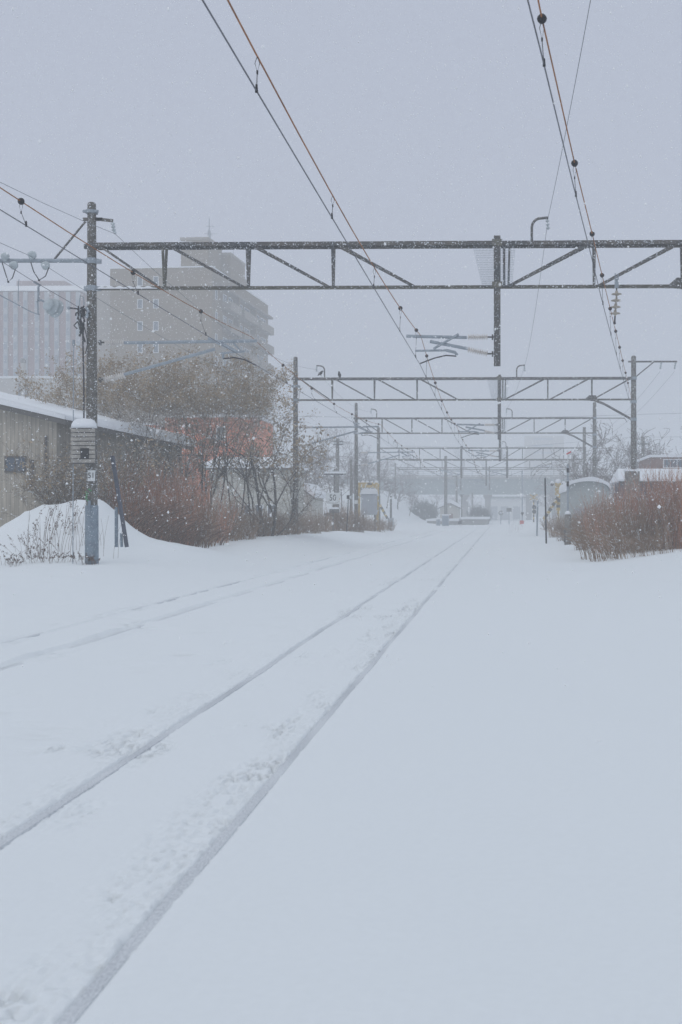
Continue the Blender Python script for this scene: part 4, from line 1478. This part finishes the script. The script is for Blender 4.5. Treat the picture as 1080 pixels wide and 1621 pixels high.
zy = lambda y: Z_(580, y, YF) - zg
wf = (598 - 568) * YF / F
MB().box(-0.09, 0.11, -0.1, 0.1, -0.2, zy(772)).build("post", M['yellow'], yf)
MB().box(wf - 0.11, wf + 0.09, -0.1, 0.1, -0.2, zy(772)).build("post", M['yellow'], yf)
MB().box(-0.12, wf + 0.12, -0.14, 0.14, zy(772) + 0.003, zy(764)).build("beam", M['yellow'], yf)
MB().box(wf * 0.48, wf * 0.72, -0.18, -0.141, zy(767.5), zy(764.5)).build("lamp", M['fascia'], yf)
m = MB()
for k in range(5):
    m.ball((-0.02 + wf * k / 4.2, 0, zy(763.6)), random.uniform(0.1, 0.17), 8)
m.build("snow_lumps", M['snowcap'], yf)


def striped_boom(parent, a, b, r, n, name="boom"):
    a, b = Vector(a), Vector(b)
    m = MB()
    for k in range(n):
        m.bar(a.lerp(b, k / n), a.lerp(b, (k + 0.995) / n), r, r, k % 2)
    return m.build(name, [M['yellow'], M['fascia']], parent)


BY_ = 112.0
b0 = P(619, 838, BY_)
gb = empty("crossing_barrier", (b0.x, BY_, gz(b0.x, BY_)), "slanting yellow and black boom beside a thick snowy stub", "barrier")
zg = gz(b0.x, BY_)
MB().tube([(0, 0, -0.3), (0, 0, Z_(619, 785, BY_) - zg)], [0.12, 0.09], 8).build("post", M['steel'], gb)
MB().box(-0.28, 0.26, -0.25, 0.25, -0.2, Z_(619, 820, BY_) - zg).build("drive_box", M['cabinet'], gb)
pa, pb = P(602, 799, BY_), P(614, 821, BY_)
striped_boom(gb, (pa.x - b0.x, -0.3, pa.z - zg), (pb.x - b0.x, -0.3, pb.z - zg), 0.22, 6)

# yellow crossing signal on the right
VY = 92.0
v0 = P(884, 835, VY)
vs_ = empty("crossing_signal", (v0.x, VY, gz(v0.x, VY)), "yellow crossing signal with two snow capped lamps and a striped arm", "signal")
zg = gz(v0.x, VY)
zv = lambda y: Z_(884, y, VY) - zg
MB().tube([(0, 0, -0.3), (0, 0, zv(764))], 0.09, 8).build("post", M['yellow'], vs_)
m = MB()
for k in range(5):
    m.box(-0.28, 0.24, -0.16, -0.10, zv(783.5) + k * 0.2, zv(783.5) + k * 0.2 + 0.17)
m.box(-0.24, 0.20, -0.098, 0.1, zv(783), zv(764.5))
m.build("head", M['yellow'], vs_)
for x in (-0.50, 0.42):
    m = MB(); m.lathe((x, -0.18, zv(767)), (x, 0.1, zv(767)), [(0, 0.13), (0.5, 0.13), (1, 0.09)], 12)
    lm = m.build("lamp", M['fascia'], vs_)
    m = MB(); m.ball((x, -0.05, zv(764.6)), 0.16, 8); m.build("snow_cap", M['snowcap'], lm, True)
MB().ball((-0.02, 0, zv(762.5)), 0.24, 8).build("snow_cap", M['snowcap'], vs_, True)
pa, pb = P(886, 783, VY), P(861, 822, VY)
striped_boom(vs_, (pa.x - v0.x, -0.25, pa.z - zg), (pb.x - v0.x, -0.25, pb.z - zg), 0.26, 9)
striped_boom(vs_, (0.0, 0, zv(808)), (0.03, 0, zv(786)), 0.32, 5, "mast_stripe")

# far crossing furniture
FY = 132.0
f0 = P(845, 832, FY)
fs_ = empty("crossing_signal", (f0.x, FY, gz(f0.x, FY)), "small far crossing signal with a yellow cross over two dark lamps", "signal")
zg = gz(f0.x, FY)
zf_ = lambda y: Z_(845, y, FY) - zg
striped_boom(fs_, (0, 0, -0.2), (0, 0, zf_(784)), 0.16, 12, "post")
for s in (-1, 1):
    MB().bar((-0.42 * s, -0.1 - 0.03 * s, zf_(791)), (0.42 * s, -0.1 - 0.03 * s, zf_(783)), 0.16, 0.04).build("cross_arm", M['yellow'], fs_)
for y in (803, 810):
    MB().lathe((0.05, -0.3, zf_(y)), (0.05, 0.0, zf_(y)), [(0, 0.24), (0.6, 0.24), (1, 0.15)], 10).build("lamp", M['black'], fs_)
p_ = P(850, 848, 80)
tag(MB().tube([(p_.x, 80, gz(p_.x, 80) - 0.2), (p_.x + 0.06, 80, Z_(850, 792, 80))], 0.06, 8).build("lineside_post", M['galv']), "plain grey post leaning slightly in front of the far crossing signal", "post")
for (px, py, kind, lab) in ((793, 812, 'round', "tiny round sign on a post at the end of the tracks"), (806, 807, 'square', "tiny dark square sign on a post at the end of the tracks")):
    YY = 160.0
    q = P(px, py, YY)
    r_ = empty("track_sign", (q.x, YY, gz(q.x, YY)), lab, "sign")
    zg = gz(q.x, YY)
    MB().tube([(0, 0, -0.2), (0, 0, q.z - zg)], 0.06, 6).build("post", M['galv'], r_)
    if kind == 'round':
        m = MB()
        m.tube([(0.26 * math.cos(k * math.pi / 8), -0.08, q.z - zg + 0.26 * math.sin(k * math.pi / 8)) for k in range(17)], 0.06, 6)
        m.build("ring", M['fascia'], r_)
    else:
        MB().box(-0.36, 0.36, -0.12, -0.06, q.z - zg - 0.26, q.z - zg + 0.26).build("plate", M['fascia'], r_)
q = P(827, 815, 138)
yp = empty("signal_mast", (q.x, 138, gz(q.x, 138)), "slim pale mast with a forked dark foot near the bridge", "mast")
zg = gz(q.x, 138)
MB().tube([(0, 0, -0.2), (0, 0, Z_(827, 745, 138) - zg)], 0.07, 6).build("rod", M['galv'], yp)
MB().add([(-0.22, -0.12, q.z - zg + 0.3), (0.22, -0.12, q.z - zg + 0.3), (0, -0.12, q.z - zg - 0.2), (-0.22, -0.08, q.z - zg + 0.3), (0.22, -0.08, q.z - zg + 0.3), (0, -0.08, q.z - zg - 0.2)], [(0, 2, 1), (3, 4, 5), (0, 1, 4, 3), (1, 2, 5, 4), (2, 0, 3, 5)]).build("fork", M['black'], yp)
MB().box(-0.3, 0.2, -0.1, 0.1, -0.2, 0.4).build("red_foot", M['red'], yp)
# boxes and platform between the far tracks
for (pa, pb, yt, YY, lab) in ((691, 697, 822, 141, "small grey box beside the foot of the lone far pole"), (700, 711, 816, 139, "pale trackside box in front of the lone far pole")):
    xa, xb = X_(pa, YY), X_(pb, YY)
    cx_ = (xa + xb) / 2
    r_ = empty("track_box", (cx_, YY, gz(cx_, YY)), lab, "box")
    h = Z_(pa, yt, YY) - gz(cx_, YY)
    MB().box(xa - cx_, xb - cx_, -0.3, 0.3, -0.2, h).build("casing", M['cabinet'], r_)
    MB().box(xa - cx_ - 0.04, xb - cx_ + 0.04, -0.34, 0.34, h + 0.003, h + 0.15).build("snow_cap", M['snowcap'], r_)
    MB().box(xa - cx_ + 0.06, xb - cx_ - 0.06, -0.33, -0.303, 0.1, h - 0.1).build("door", M['jacket'], r_)
PFY = 152.0
r_ = empty("low_platform", (X_(730, PFY), PFY, 0), "low snow topped platform between the far tracks", "platform")
ox = X_(730, PFY)
for (pa, pb, yt) in ((676, 725, 825), (731, 772, 822)):
    xa, xb = X_(pa, PFY) - ox, X_(pb, PFY) - ox
    h = Z_(pa, yt, PFY)
    MB().box(xa, xb, 0, 20, -0.3, h).build("edge_wall", M['bridgecon'], r_)
    MB().box(xa - 0.15, xb + 0.15, -0.15, 20.1, h + 0.003, h + 0.28).build("snow_cap", M['snowcap'], r_)


def utility_pole(px, ytop, Y, r, label, arms=(), snow=False):
    x = X_(px, Y)
    zg = gz(x, Y)
    q = empty("utility_pole", (x, Y, zg), label, "utility pole", "plain poles behind the lineside")
    MB().tube([(0, 0, -0.4), (0, 0, Z_(px, ytop, Y) - zg)], [r * 1.2, r], 9).build("shaft", M['concrete'], q, True)
    for (y, l, s) in arms:
        z = Z_(px, y, Y) - zg
        a_ = MB().bar((-l + s, -r - 0.06, z), (l + s, -r - 0.06, z), 0.10, 0.09).build("cross_arm", M['steel'], q)
        if snow:
            MB().box(-l + s, l + s, -r - 0.14, -r + 0.02, z + 0.06, z + 0.2).build("snow_cap", M['snowcap'], a_)
        for k in (-0.8, -0.4, 0.4, 0.8):
            m = MB(); ribbed(m, (k * l + s, -r - 0.06, z + 0.05), (k * l + s, -r - 0.06, z + 0.25), 0.03, 0.06, 2); m.build("insulator", M['insul_blue'], a_)
    return q


utility_pole(534.5, 694, 104, 0.15, "hazy pole with two crossarms behind the 50 board", ((699, 0.55, 0), (704, 0.45, 0.1)))
utility_pole(556, 728, 98, 0.11, "slim hazy pole just beside the third gantry pole")
utility_pole(530, 742, 80, 0.06, "thin pole with a broad snow laden crossarm above the 50 board", ((751, 0.75, 0.05),), True)
utility_pole(1018, 692, 98, 0.13, "bare pole between the shed roof and the far trees", ((703, 0.5, 0.0),))
utility_pole(731, 783, 160, 0.10, "short lamp post beside the tiny gabled hut", ((783.5, 0.35, 0),))
utility_pole(723, 752, 172, 0.15, "faint pole with a small arm before the bridge girder", ((754, 0.4, -0.3),))
utility_pole(748, 780, 200, 0.14, "faintest pole standing right under the bridge")

# ------------------------------------------------------------------ vegetation
class Fast:
    """fast accumulator for thin 3-sided twigs and small faces"""
    def __init__(self):
        self.v, self.f = [], []
        self.n = 0

    def twig(self, pts, r0, r1, n=3):
        k = len(pts)
        for i, p in enumerate(pts):
            r = r0 + (r1 - r0) * i / (k - 1)
            d = pts[min(i + 1, k - 1)] - pts[max(i - 1, 0)]
            a = d.orthogonal().normalized()
            b = d.cross(a).normalized()
            for j in range(n):
                an = 2 * math.pi * j / n
                q = p + (a * math.cos(an) + b * math.sin(an)) * r
                self.v.append((q.x, q.y, q.z))
        b0 = self.n
        for i in range(k - 1):
            for j in range(n):
                j2 = (j + 1) % n
                self.f.append((b0 + i * n + j, b0 + i * n + j2, b0 + (i + 1) * n + j2, b0 + (i + 1) * n + j))
        self.n += k * n

    def leaf(self, c, size):
        a = Vector((random.gauss(0, 1), random.gauss(0, 1), random.gauss(0, 1))).normalized()
        b = a.orthogonal().normalized()
        b.rotate(Matrix.Rotation(random.random() * 6.28, 3, a))
        a2 = a * size
        b2 = b * size * 0.45
        for q in (c - a2, c + b2, c + a2, c - b2):
            self.v.append((q.x, q.y, q.z))
        self.f.append((self.n, self.n + 1, self.n + 2, self.n + 3))
        self.n += 4

    def mesh(self, name, m, m2=None, split=None):
        me = bpy.data.meshes.new(name)
        me.from_pydata(self.v, [], self.f)
        me.materials.append(m)
        if m2:
            me.materials.append(m2)
            mi = np.zeros(len(self.f), np.int32)
            mi[split] = 1
            me.polygons.foreach_set("material_index", mi)
        me.update()
        return me


def rv(s=1.0):
    return Vector((random.gauss(0, s), random.gauss(0, s), random.gauss(0, s)))


def tree_meshes(h, stems, spread, pods, podsize, r0=0.07, fine=0.006, seed=0, dens=1.0, lo=0.35, barkm=None, twigm=None, podm=None, podlo=0.45, stem=0.42, clear=0.0):
    random.seed(seed)
    T, C = Fast(), Fast()
    tips = []

    def grow(p, d, L, r, depth, acc):
        k = 4 if depth < 2 else 3
        pts = [p]
        dd = d.normalized()
        if depth >= 2 and p.z < clear * h and random.random() < 0.8:
            return
        for i in range(k):
            dd = (dd + rv(0.10 + 0.05 * depth) + Vector((0, 0, 0.05))).normalized()
            pts.append(pts[-1] + dd * L / k)
        r1 = max(fine, r * (0.6 if depth < 2 else 0.5))
        (T if depth < 2 else C).twig(pts, r, r1, 5 if depth < 2 else 3)
        if depth >= 4 or L < 0.22:
            tips.append(pts[-1]); tips.append(pts[-2])
            return
        n = {0: 5, 1: 5, 2: 4, 3: 4}[depth]
        n = max(2, int(n * dens + random.random()))
        for j in range(n):
            t = random.uniform(lo if depth == 0 else 0.25, 1.0) if j else 1.0
            q = pts[0].lerp(pts[-1], t) if False else pts[min(k, int(t * k))]
            a = dd.orthogonal().normalized()
            a.rotate(Matrix.Rotation(random.random() * 6.28, 3, dd))
            ang = random.uniform(0.35, 0.85)
            nd = dd * math.cos(ang) + a * math.sin(ang) * spread
            grow(q, nd, L * random.uniform(0.48, 0.72), max(fine, r1 * random.uniform(0.55, 0.8)), depth + 1, acc)

    for s in range(stems):
        a = 6.28 * s / stems + random.random()
        lean = 0.08 if stems == 1 else random.uniform(0.12, 0.3)
        grow(Vector((math.cos(a) * 0.12 * (stems > 1), math.sin(a) * 0.12 * (stems > 1), -0.3)), Vector((math.cos(a) * lean, math.sin(a) * lean, 1)), h * random.uniform(stem, stem + 0.12), r0 * random.uniform(0.75, 1.0), 0, None)
    zmax = max(v[2] for v in C.v)
    nb = len(C.f)
    for i in range(pods):
        for _ in range(6):
            c = random.choice(tips) + rv(0.12)
            if c.z > podlo * zmax: break
        C.leaf(c, podsize * random.uniform(0.5, 1.2))
    s = h / zmax
    for A in (T, C):
        A.v = [(x * s, y * s, z * s if z > 0 else z) for x, y, z in A.v]
    tm = T.mesh("trunk", barkm or M['bark'])
    cm = C.mesh("crown", twigm or M['twig'], podm or M['pod'], slice(nb, None)) if pods else C.mesh("crown", twigm or M['twig'])
    return tm, cm


def place_tree(name, meshes, x, y, sc_, rz, label, group, z=None, cat="tree"):
    r = empty(name, (x, y, gz(x, y) if z is None else z), label, cat, group, rz)
    r.scale = (sc_, sc_, sc_)
    for nm, me in zip(("trunk", "crown"), meshes):
        o = bpy.data.objects.new(nm, me)
        COL.objects.link(o)
        o.parent = r
    return r


VT = [tree_meshes(7.6, 2 + k % 2, 0.9, 3300, 0.07, 0.065, 0.0055, 21 + k, 1.0, 0.85, podlo=0.69, stem=0.55, clear=0.67) for k in range(3)]
G_T = "seed laden bare trees in front of the barn and apartment block"
LAB_T = "bare multi stemmed tree with brown seed clusters crowding before the brown apartment block"
spots = [(172, 46, 0.98, 1), (200, 45, 1.0, 0), (234, 48, 1.05, 1), (268, 46, 1.02, 2), (305, 48, 1.06, 0), (338, 50, 1.08, 1), (374, 49, 1.04, 2), (402, 52, 1.05, 0), (250, 52, 1.12, 2), (318, 54, 1.14, 1)]
for i, (px, Y, s, k) in enumerate(spots):
    place_tree("bare_tree", VT[k], X_(px, Y), Y, s, random.random() * 6.28, LAB_T, G_T)
VE = tree_meshes(6.4, 2, 1.0, 1100, 0.085, 0.06, 0.006, 51, 0.85, 0.2)
place_tree("bare_tree", VE, X_(424, 52), 52, 1.12, 0.4, "open bare tree with scattered brown clusters next to the second gantry pole", G_T)
place_tree("bare_tree", VE, X_(447, 56), 56, 0.95, 2.2, "low thin bare tree touching the second gantry pole", G_T)
VB = tree_meshes(3.9, 4, 1.0, 700, 0.06, 0.03, 0.005, 61, 0.9, 0.15)
place_tree("bare_tree", VB, X_(102, 36.6), 36.6, 1.05, 1.0, "beige bushy young tree against the barn gable", "young trees by the barn", gz(X_(102, 36.6), 36.6))
place_tree("bare_tree", VB, X_(135, 37.2), 37.2, 0.9, 2.0, "brown young tree behind the slatted box pole", "young trees by the barn")

VC = tree_meshes(3.6, 4, 1.0, 260, 0.05, 0.025, 0.0055, 65, 0.95, 0.15, podlo=0.2)
for k, (px, Y, s) in enumerate(((150, 38.9, 1.1), (174, 40.6, 1.15), (208, 43.0, 1.2), (240, 46.0, 1.2), (285, 50.0, 1.25), (118, 37.0, 0.95), (92, 37.1, 0.9))):
    place_tree("brush_tree", (VB, VC)[k % 2], X_(px, Y) + 0.35, Y, s, random.random() * 6.28, "twiggy brown young tree leaning on the barn wall above the red brown thicket", "brushy young trees along the barn")

FT = [tree_meshes(10.5, 1, 1.0, 0, 0, 0.16, 0.016, 71 + k, 1.0, 0.3, M['haretree'], M['haretree']) for k in range(2)]
i = 0
for (px, Y, s) in ((944, 108, 0.98), (968, 104, 0.88), (990, 112, 0.75), (1010, 116, 0.7), (1040, 110, 0.80), (1064, 106, 0.88), (1085, 112, 0.98), (955, 125, 0.95), (1028, 130, 0.9), (915, 135, 0.75)):
    place_tree("far_tree", FT[i % 2], X_(px, Y), Y, s, random.random() * 6.28, "grey leafless tree in the haze above the snow roofed shed", "leafless trees behind the sheds"); i += 1
for (px, Y, s) in ((476, 118, 0.66), (494, 126, 0.70), (510, 120, 0.60), (524, 134, 0.60), (542, 128, 0.55), (560, 140, 0.55), (577, 132, 0.55), (594, 145, 0.55), (612, 150, 0.5), (500, 145, 0.75), (550, 155, 0.62), (630, 165, 0.5), (648, 172, 0.42), (485, 150, 0.78), (585, 165, 0.62), (665, 190, 0.45)):
    place_tree("far_tree", FT[i % 2], X_(px, Y), Y, s, random.random() * 6.28, "faint reddish leafless tree on the hazy slope behind the 50 board", "leafless trees on the slope"); i += 1
for (px, Y, s) in ((905, 190, 1.0), (930, 200, 1.0), (880, 215, 0.8), (960, 195, 1.0), (990, 200, 1.0), (610, 215, 0.7), (640, 225, 0.6), (580, 205, 0.8), (655, 250, 0.8), (690, 252, 0.7), (725, 256, 0.7), (752, 254, 0.65), (850, 250, 0.8), (870, 256, 0.9)):
    place_tree("far_tree", FT[i % 2], X_(px, Y), Y, s, random.random() * 6.28, "ghostly tree barely showing through the snowfall by the bridge", "ghostly trees by the bridge"); i += 1


def shrub_mesh(n, h, rad, r, seed, m, side=3, lean=0.12):
    random.seed(seed)
    S = Fast()
    for k in range(n):
        a, q = random.random() * 6.28, math.sqrt(random.random()) * rad
        p = Vector((math.cos(a) * q, math.sin(a) * q, -0.15))
        hh_ = h * random.uniform(0.4, 1.0) * (1 - 0.35 * (q / rad) ** 2)
        d = Vector((random.gauss(0, lean) + 0.15 * math.cos(a) * q / rad, random.gauss(0, lean), 1)).normalized()
        pts = [p]
        for i in range(3):
            d = (d + rv(0.07)).normalized()
            pts.append(pts[-1] + d * (hh_ + 0.15) / 3)
        S.twig(pts, r, r * 0.5)
        for j in range(side):
            t = random.choice((1, 2, 2, 3))
            dd = (d + rv(0.38)).normalized()
            dd.z = abs(dd.z)
            q0 = pts[t] - d * random.uniform(0, hh_ / 4)
            S.twig([q0, q0 + dd * random.uniform(0.25, 0.5) * h * 0.45], r * 0.6, r * 0.35)
    return S.mesh("shrub", m)


def place_mesh(name, me, x, y, s, rz, label, group, cat="shrub", sz=None):
    o = bpy.data.objects.new(name, me)
    COL.objects.link(o)
    o.location = (x, y, gz(x, y))
    o.rotation_euler = (0, 0, rz)
    o.scale = (s, s, sz or s)
    tag(o, label, cat, group)
    return o


SR = [shrub_mesh(150, 2.7, 1.05, 0.0085, 81 + k, M['redstem'], 4, 0.17) for k in range(3)]
SBW = [shrub_mesh(190, 2.2, 0.95, 0.008, 91 + k, M['brownstem'], 4, 0.16) for k in range(2)]
LABL = "dense red brown leafless shrub in the thicket between the drift and the barn"
for (px, Y, sz) in ((168, 38.5, 1.15), (190, 37.6, 1.05), (205, 40, 1.25), (228, 38.2, 1.1), (245, 40.5, 1.25), (262, 38.5, 1.0), (280, 42, 1.2), (300, 40.2, 1.08), (318, 43, 1.1), (238, 43, 1.35), (185, 42, 1.3)):
    place_mesh("shrub", (SR + SBW[:1])[i % 4], X_(px, Y), Y, 1.0, random.random() * 6.28, LABL, "red brown shrubs by the barn", sz=sz); i += 1
LABL = "dull brown twiggy shrub under the trees before the pale house"
for (px, Y, sz) in ((338, 45, 1.0), (352, 50, 0.9), (372, 47, 0.75), (398, 52, 0.7), (425, 54, 0.7), (448, 56, 0.65), (150, 40, 1.2), (482, 62, 0.6), (500, 66, 0.7)):
    place_mesh("shrub", SBW[i % 2], X_(px, Y), Y, 1.0, random.random() * 6.28, LABL, "brown shrubs under the trees", sz=sz); i += 1
LABL = "dull brown scrub around the foot of the grey cabinet"
for (px, Y, sz) in ((530, 73, 0.9), (545, 75, 1.0), (556, 76, 0.8), (572, 82, 0.62), (588, 84, 0.6), (605, 92, 0.55)):
    place_mesh("shrub", SBW[i % 2], X_(px, Y), Y, 1.0, random.random() * 6.28, LABL, "scrub around the grey cabinet", sz=sz); i += 1
LABL = "dense rust brown leafless shrub in the thicket before the snow roofed shed"
for (px, Y, sz) in ((945, 47, 0.75), (962, 46, 0.95), (980, 43, 0.98), (1000, 41, 1.0), (1020, 44, 1.18), (1038, 40, 1.1), (1056, 42, 1.24), (1074, 40.5, 1.2), (1092, 42, 1.3), (1012, 48, 1.2), (1045, 47, 1.3), (1075, 46, 1.35), (985, 50, 1.2), (1110, 44, 1.3), (1110, 40, 1.25), (966, 52, 1.15)):
    place_mesh("shrub", (SR + SBW[:1])[(i * 7 + px) % 4], X_(px, Y), Y, 1.0, random.random() * 6.28, LABL, "rust red shrubs before the shed", sz=sz); i += 1
LABL = "sparse snowy brown shrub between the marker post and the arched hut"
for (px, Y, sz) in ((908, 64, 0.8), (925, 60, 0.85), (942, 56, 0.8), (892, 72, 0.7), (958, 58, 0.95), (915, 76, 0.75), (935, 70, 0.95), (948, 64, 1.0), (970, 60, 1.1), (880, 88, 0.6)):
    place_mesh("shrub", SBW[i % 2], X_(px, Y), Y, 1.0, random.random() * 6.28, LABL, "brown shrubs before the arched hut", sz=sz); i += 1
place_mesh("evergreen_bush", shrub_mesh(700, 2.9, 1.2, 0.02, 99, M['evergreen'], 6, 0.25), X_(759, 176), 176, 1.05, 0.3, "dark rounded bush beside the tiny gabled hut", None)
place_mesh("evergreen_bush", shrub_mesh(700, 2.6, 1.4, 0.02, 98, M['evergreen'], 6, 0.25), X_(672, 185), 185, 1.3, 0.9, "grey green bush at the foot of the hazy slope", None)


# reeds and weeds: bent stalks, each clump a thing
def stalks_mesh(n, h, rad, r, bend, seed, m, heads=False):
    random.seed(seed)
    S = Fast()
    for k in range(n):
        p = Vector((random.uniform(-rad, rad), random.uniform(-rad * 0.6, rad * 0.6), -0.05))
        hh_ = h * random.uniform(0.5, 1.0)
        b = bend * random.uniform(0.4, 1.3)
        pts = []
        az = random.gauss(0, 0.9 if heads else 0.35)
        for i in range(5):
            t = i / 4
            pts.append(p + Vector((b * t * t * hh_ * math.cos(az), b * t * t * hh_ * math.sin(az), hh_ * (t - 0.25 * abs(b) * t * t))))
        S.twig(pts, r, r * 0.5)
        if heads:
            for q in range(14):
                c = pts[-1].lerp(pts[-2], random.random() * 1.2) + rv(0.02)
                S.leaf(c, random.uniform(0.015, 0.04))
    return S.mesh("weeds", m)


RD = [stalks_mesh(26, 1.5, 0.7, 0.012, -0.85, 101, M['brownstem']), stalks_mesh(34, 1.5, 0.8, 0.016, 0.95, 102, M['drygrass'])]
WD = [stalks_mesh(7, 1.3, 0.45, 0.0055, 0.35, 103, M['drygrass'], True), stalks_mesh(13, 0.55, 0.40, 0.0055, -0.7, 104, M['drygrass'], True), stalks_mesh(5, 1.6, 0.5, 0.0055, 0.2, 105, M['drygrass']), stalks_mesh(6, 0.9, 0.5, 0.0055, -0.9, 106, M['drygrass'], True)]
for (px, Y, s) in ((952, 39.5, 1.0), (966, 38, 0.95), (980, 39, 1.0), (997, 37.8, 0.8), (1030, 37.5, 0.6), (1060, 37.6, 0.6)):
    place_mesh("reed_clump", RD[0], X_(px, Y), Y, s, random.uniform(-0.3, 0.3), "bent dark reed stalks arching over the snow edge before the rust red thicket", "reeds before the rust red thicket", "reeds")
for (px, Y, s) in ((214, 34.6, 0.85), (232, 35.2, 0.9), (255, 36.2, 0.9), (280, 37.4, 0.85), (305, 38.6, 0.7), (335, 41, 0.55)):
    place_mesh("reed_clump", RD[1], X_(px, Y), Y, s, random.uniform(-0.3, 0.3), "bent brown reed stalks along the foot of the red brown thicket", "reeds before the barn thicket", "reeds")
for (px, Y, s, k) in ((14, 29.6, 0.7, 1), (36, 30.2, 0.85, 3), (58, 31.6, 1.0, 2), (78, 31.9, 1.0, 0), (97, 32.2, 0.95, 2), (120, 31.9, 0.9, 0), (48, 31.3, 0.8, 3), (150, 31.4, 0.8, 2), (52, 29.9, 0.7, 1), (70, 31.0, 0.95, 0), (88, 31.2, 0.9, 2), (101, 30.7, 1.0, 0), (113, 31.2, 0.85, 2), (62, 30.4, 1.0, 3), (95, 29.7, 0.7, 1), (163, 30.8, 0.8, 2), (80, 30.2, 0.8, 3), (116, 29.6, 0.65, 1), (43, 31.0, 0.7, 0), (28, 29.2, 0.5, 1)):
    place_mesh("weed_clump", WD[k], X_(px, Y), Y, s, random.uniform(0, 6.28), "brown dead weeds poking through the drift beside the near pole", "dead weeds on the drift", "weeds")
place_mesh("weed_clump", WD[1], X_(134, 29.0), 29.0, 0.75, 0.2, "tuft of dead weeds tangled round the foot of the near pole", None, "weeds")
place_mesh("weed_clump", WD[1], X_(146, 28.95), 28.95, 0.6, 2.9, "low tuft of dead weeds right of the near pole foot", None, "weeds")
for (px, Y, s) in ((812, 92, 0.9), (820, 96, 0.8), (872, 84, 0.7), (330, 40, 0.35), (362, 44, 0.35)):
    place_mesh("weed_clump", WD[2], X_(px, Y), Y, s, random.uniform(-0.5, 0.5), "few thin dead stalks standing alone in open snow", "lone dead stalks", "weeds")

# ------------------------------------------------------------------ falling snow
def flake_mat():
    m = bpy.data.materials.new("snowflake")
    m.use_nodes = True
    t = m.node_tree
    t.nodes.clear()
    d = t.nodes.new("ShaderNodeBsdfDiffuse")
    d.inputs[0].default_value = (0.96, 0.97, 0.98, 1)
    tr = t.nodes.new("ShaderNodeBsdfTranslucent")
    tr.inputs[0].default_value = (0.93, 0.94, 0.95, 1)
    mx = t.nodes.new("ShaderNodeMixShader")
    mx.inputs[0].default_value = 0.0
    o = t.nodes.new("ShaderNodeOutputMaterial")
    t.links.new(d.outputs[0], mx.inputs[1])
    t.links.new(tr.outputs[0], mx.inputs[2])
    t.links.new(mx.outputs[0], o.inputs[0])
    return m


def snowfall(n):
    oc = np.array([(1, 0, 0), (-1, 0, 0), (0, 1, 0), (0, -1, 0), (0, 0, 1), (0, 0, -1)], float)
    of = np.array([(0, 2, 4), (2, 1, 4), (1, 3, 4), (3, 0, 4), (2, 0, 5), (1, 2, 5), (3, 1, 5), (0, 3, 5)])
    Y = 3 + 64 * rng.random(n) ** 0.6
    Xc = rng.uniform(-1, 1, n)
    X = Xc * (6 + Y * 0.55) - 4 - Y * 0.14
    Z = rng.uniform(0.1, 1, n) * (4 + Y * 0.47)
    r = 0.0055 + 0.007 * rng.random(n) ** 2
    r = r * np.where(rng.random(n) < 0.015, 2.0, 1.0) * np.clip(Y / 14, 0.6, 1)
    sh = 1 + 0.35 * rng.standard_normal((n, 1, 3))
    V = np.stack([X, Y, Z], 1)[:, None, :] + oc[None] * r[:, None, None] * sh
    F_ = of[None] + (np.arange(n) * 6)[:, None, None]
    V = V.reshape(-1, 3).astype(np.float32)
    F_ = F_.reshape(-1, 3).astype(np.int32)
    me = bpy.data.meshes.new("falling_snow")
    me.vertices.add(len(V)); me.vertices.foreach_set("co", V.ravel())
    me.loops.add(F_.size); me.loops.foreach_set("vertex_index", F_.ravel())
    me.polygons.add(len(F_)); me.polygons.foreach_set("loop_start", np.arange(0, F_.size, 3, dtype=np.int32))
    me.materials.append(flake_mat())
    me.update(calc_edges=True)
    o = bpy.data.objects.new("falling_snow", me)
    COL.objects.link(o)
    tag(o, "snowflakes drifting down across the whole yard", "snowflakes", kind="stuff")


snowfall(200000)

# ------------------------------------------------------------------ haze
hm = bpy.data.materials.new("snow_haze")
hm.use_nodes = True
t = hm.node_tree
t.nodes.clear()
pv = t.nodes.new("ShaderNodeVolumePrincipled")
pv.inputs["Color"].default_value = (0.93, 0.95, 0.97, 1)
pv.inputs["Density"].default_value = HAZE_DENSITY
pv.inputs["Anisotropy"].default_value = 0.0
oo = t.nodes.new("ShaderNodeOutputMaterial")
t.links.new(pv.outputs[0], oo.inputs["Volume"])
hb = MB().box(-600, 575, -48, 830, -3, 47).build("haze", hm)
tag(hb, "pale snowy haze filling the air", "haze", kind="stuff")
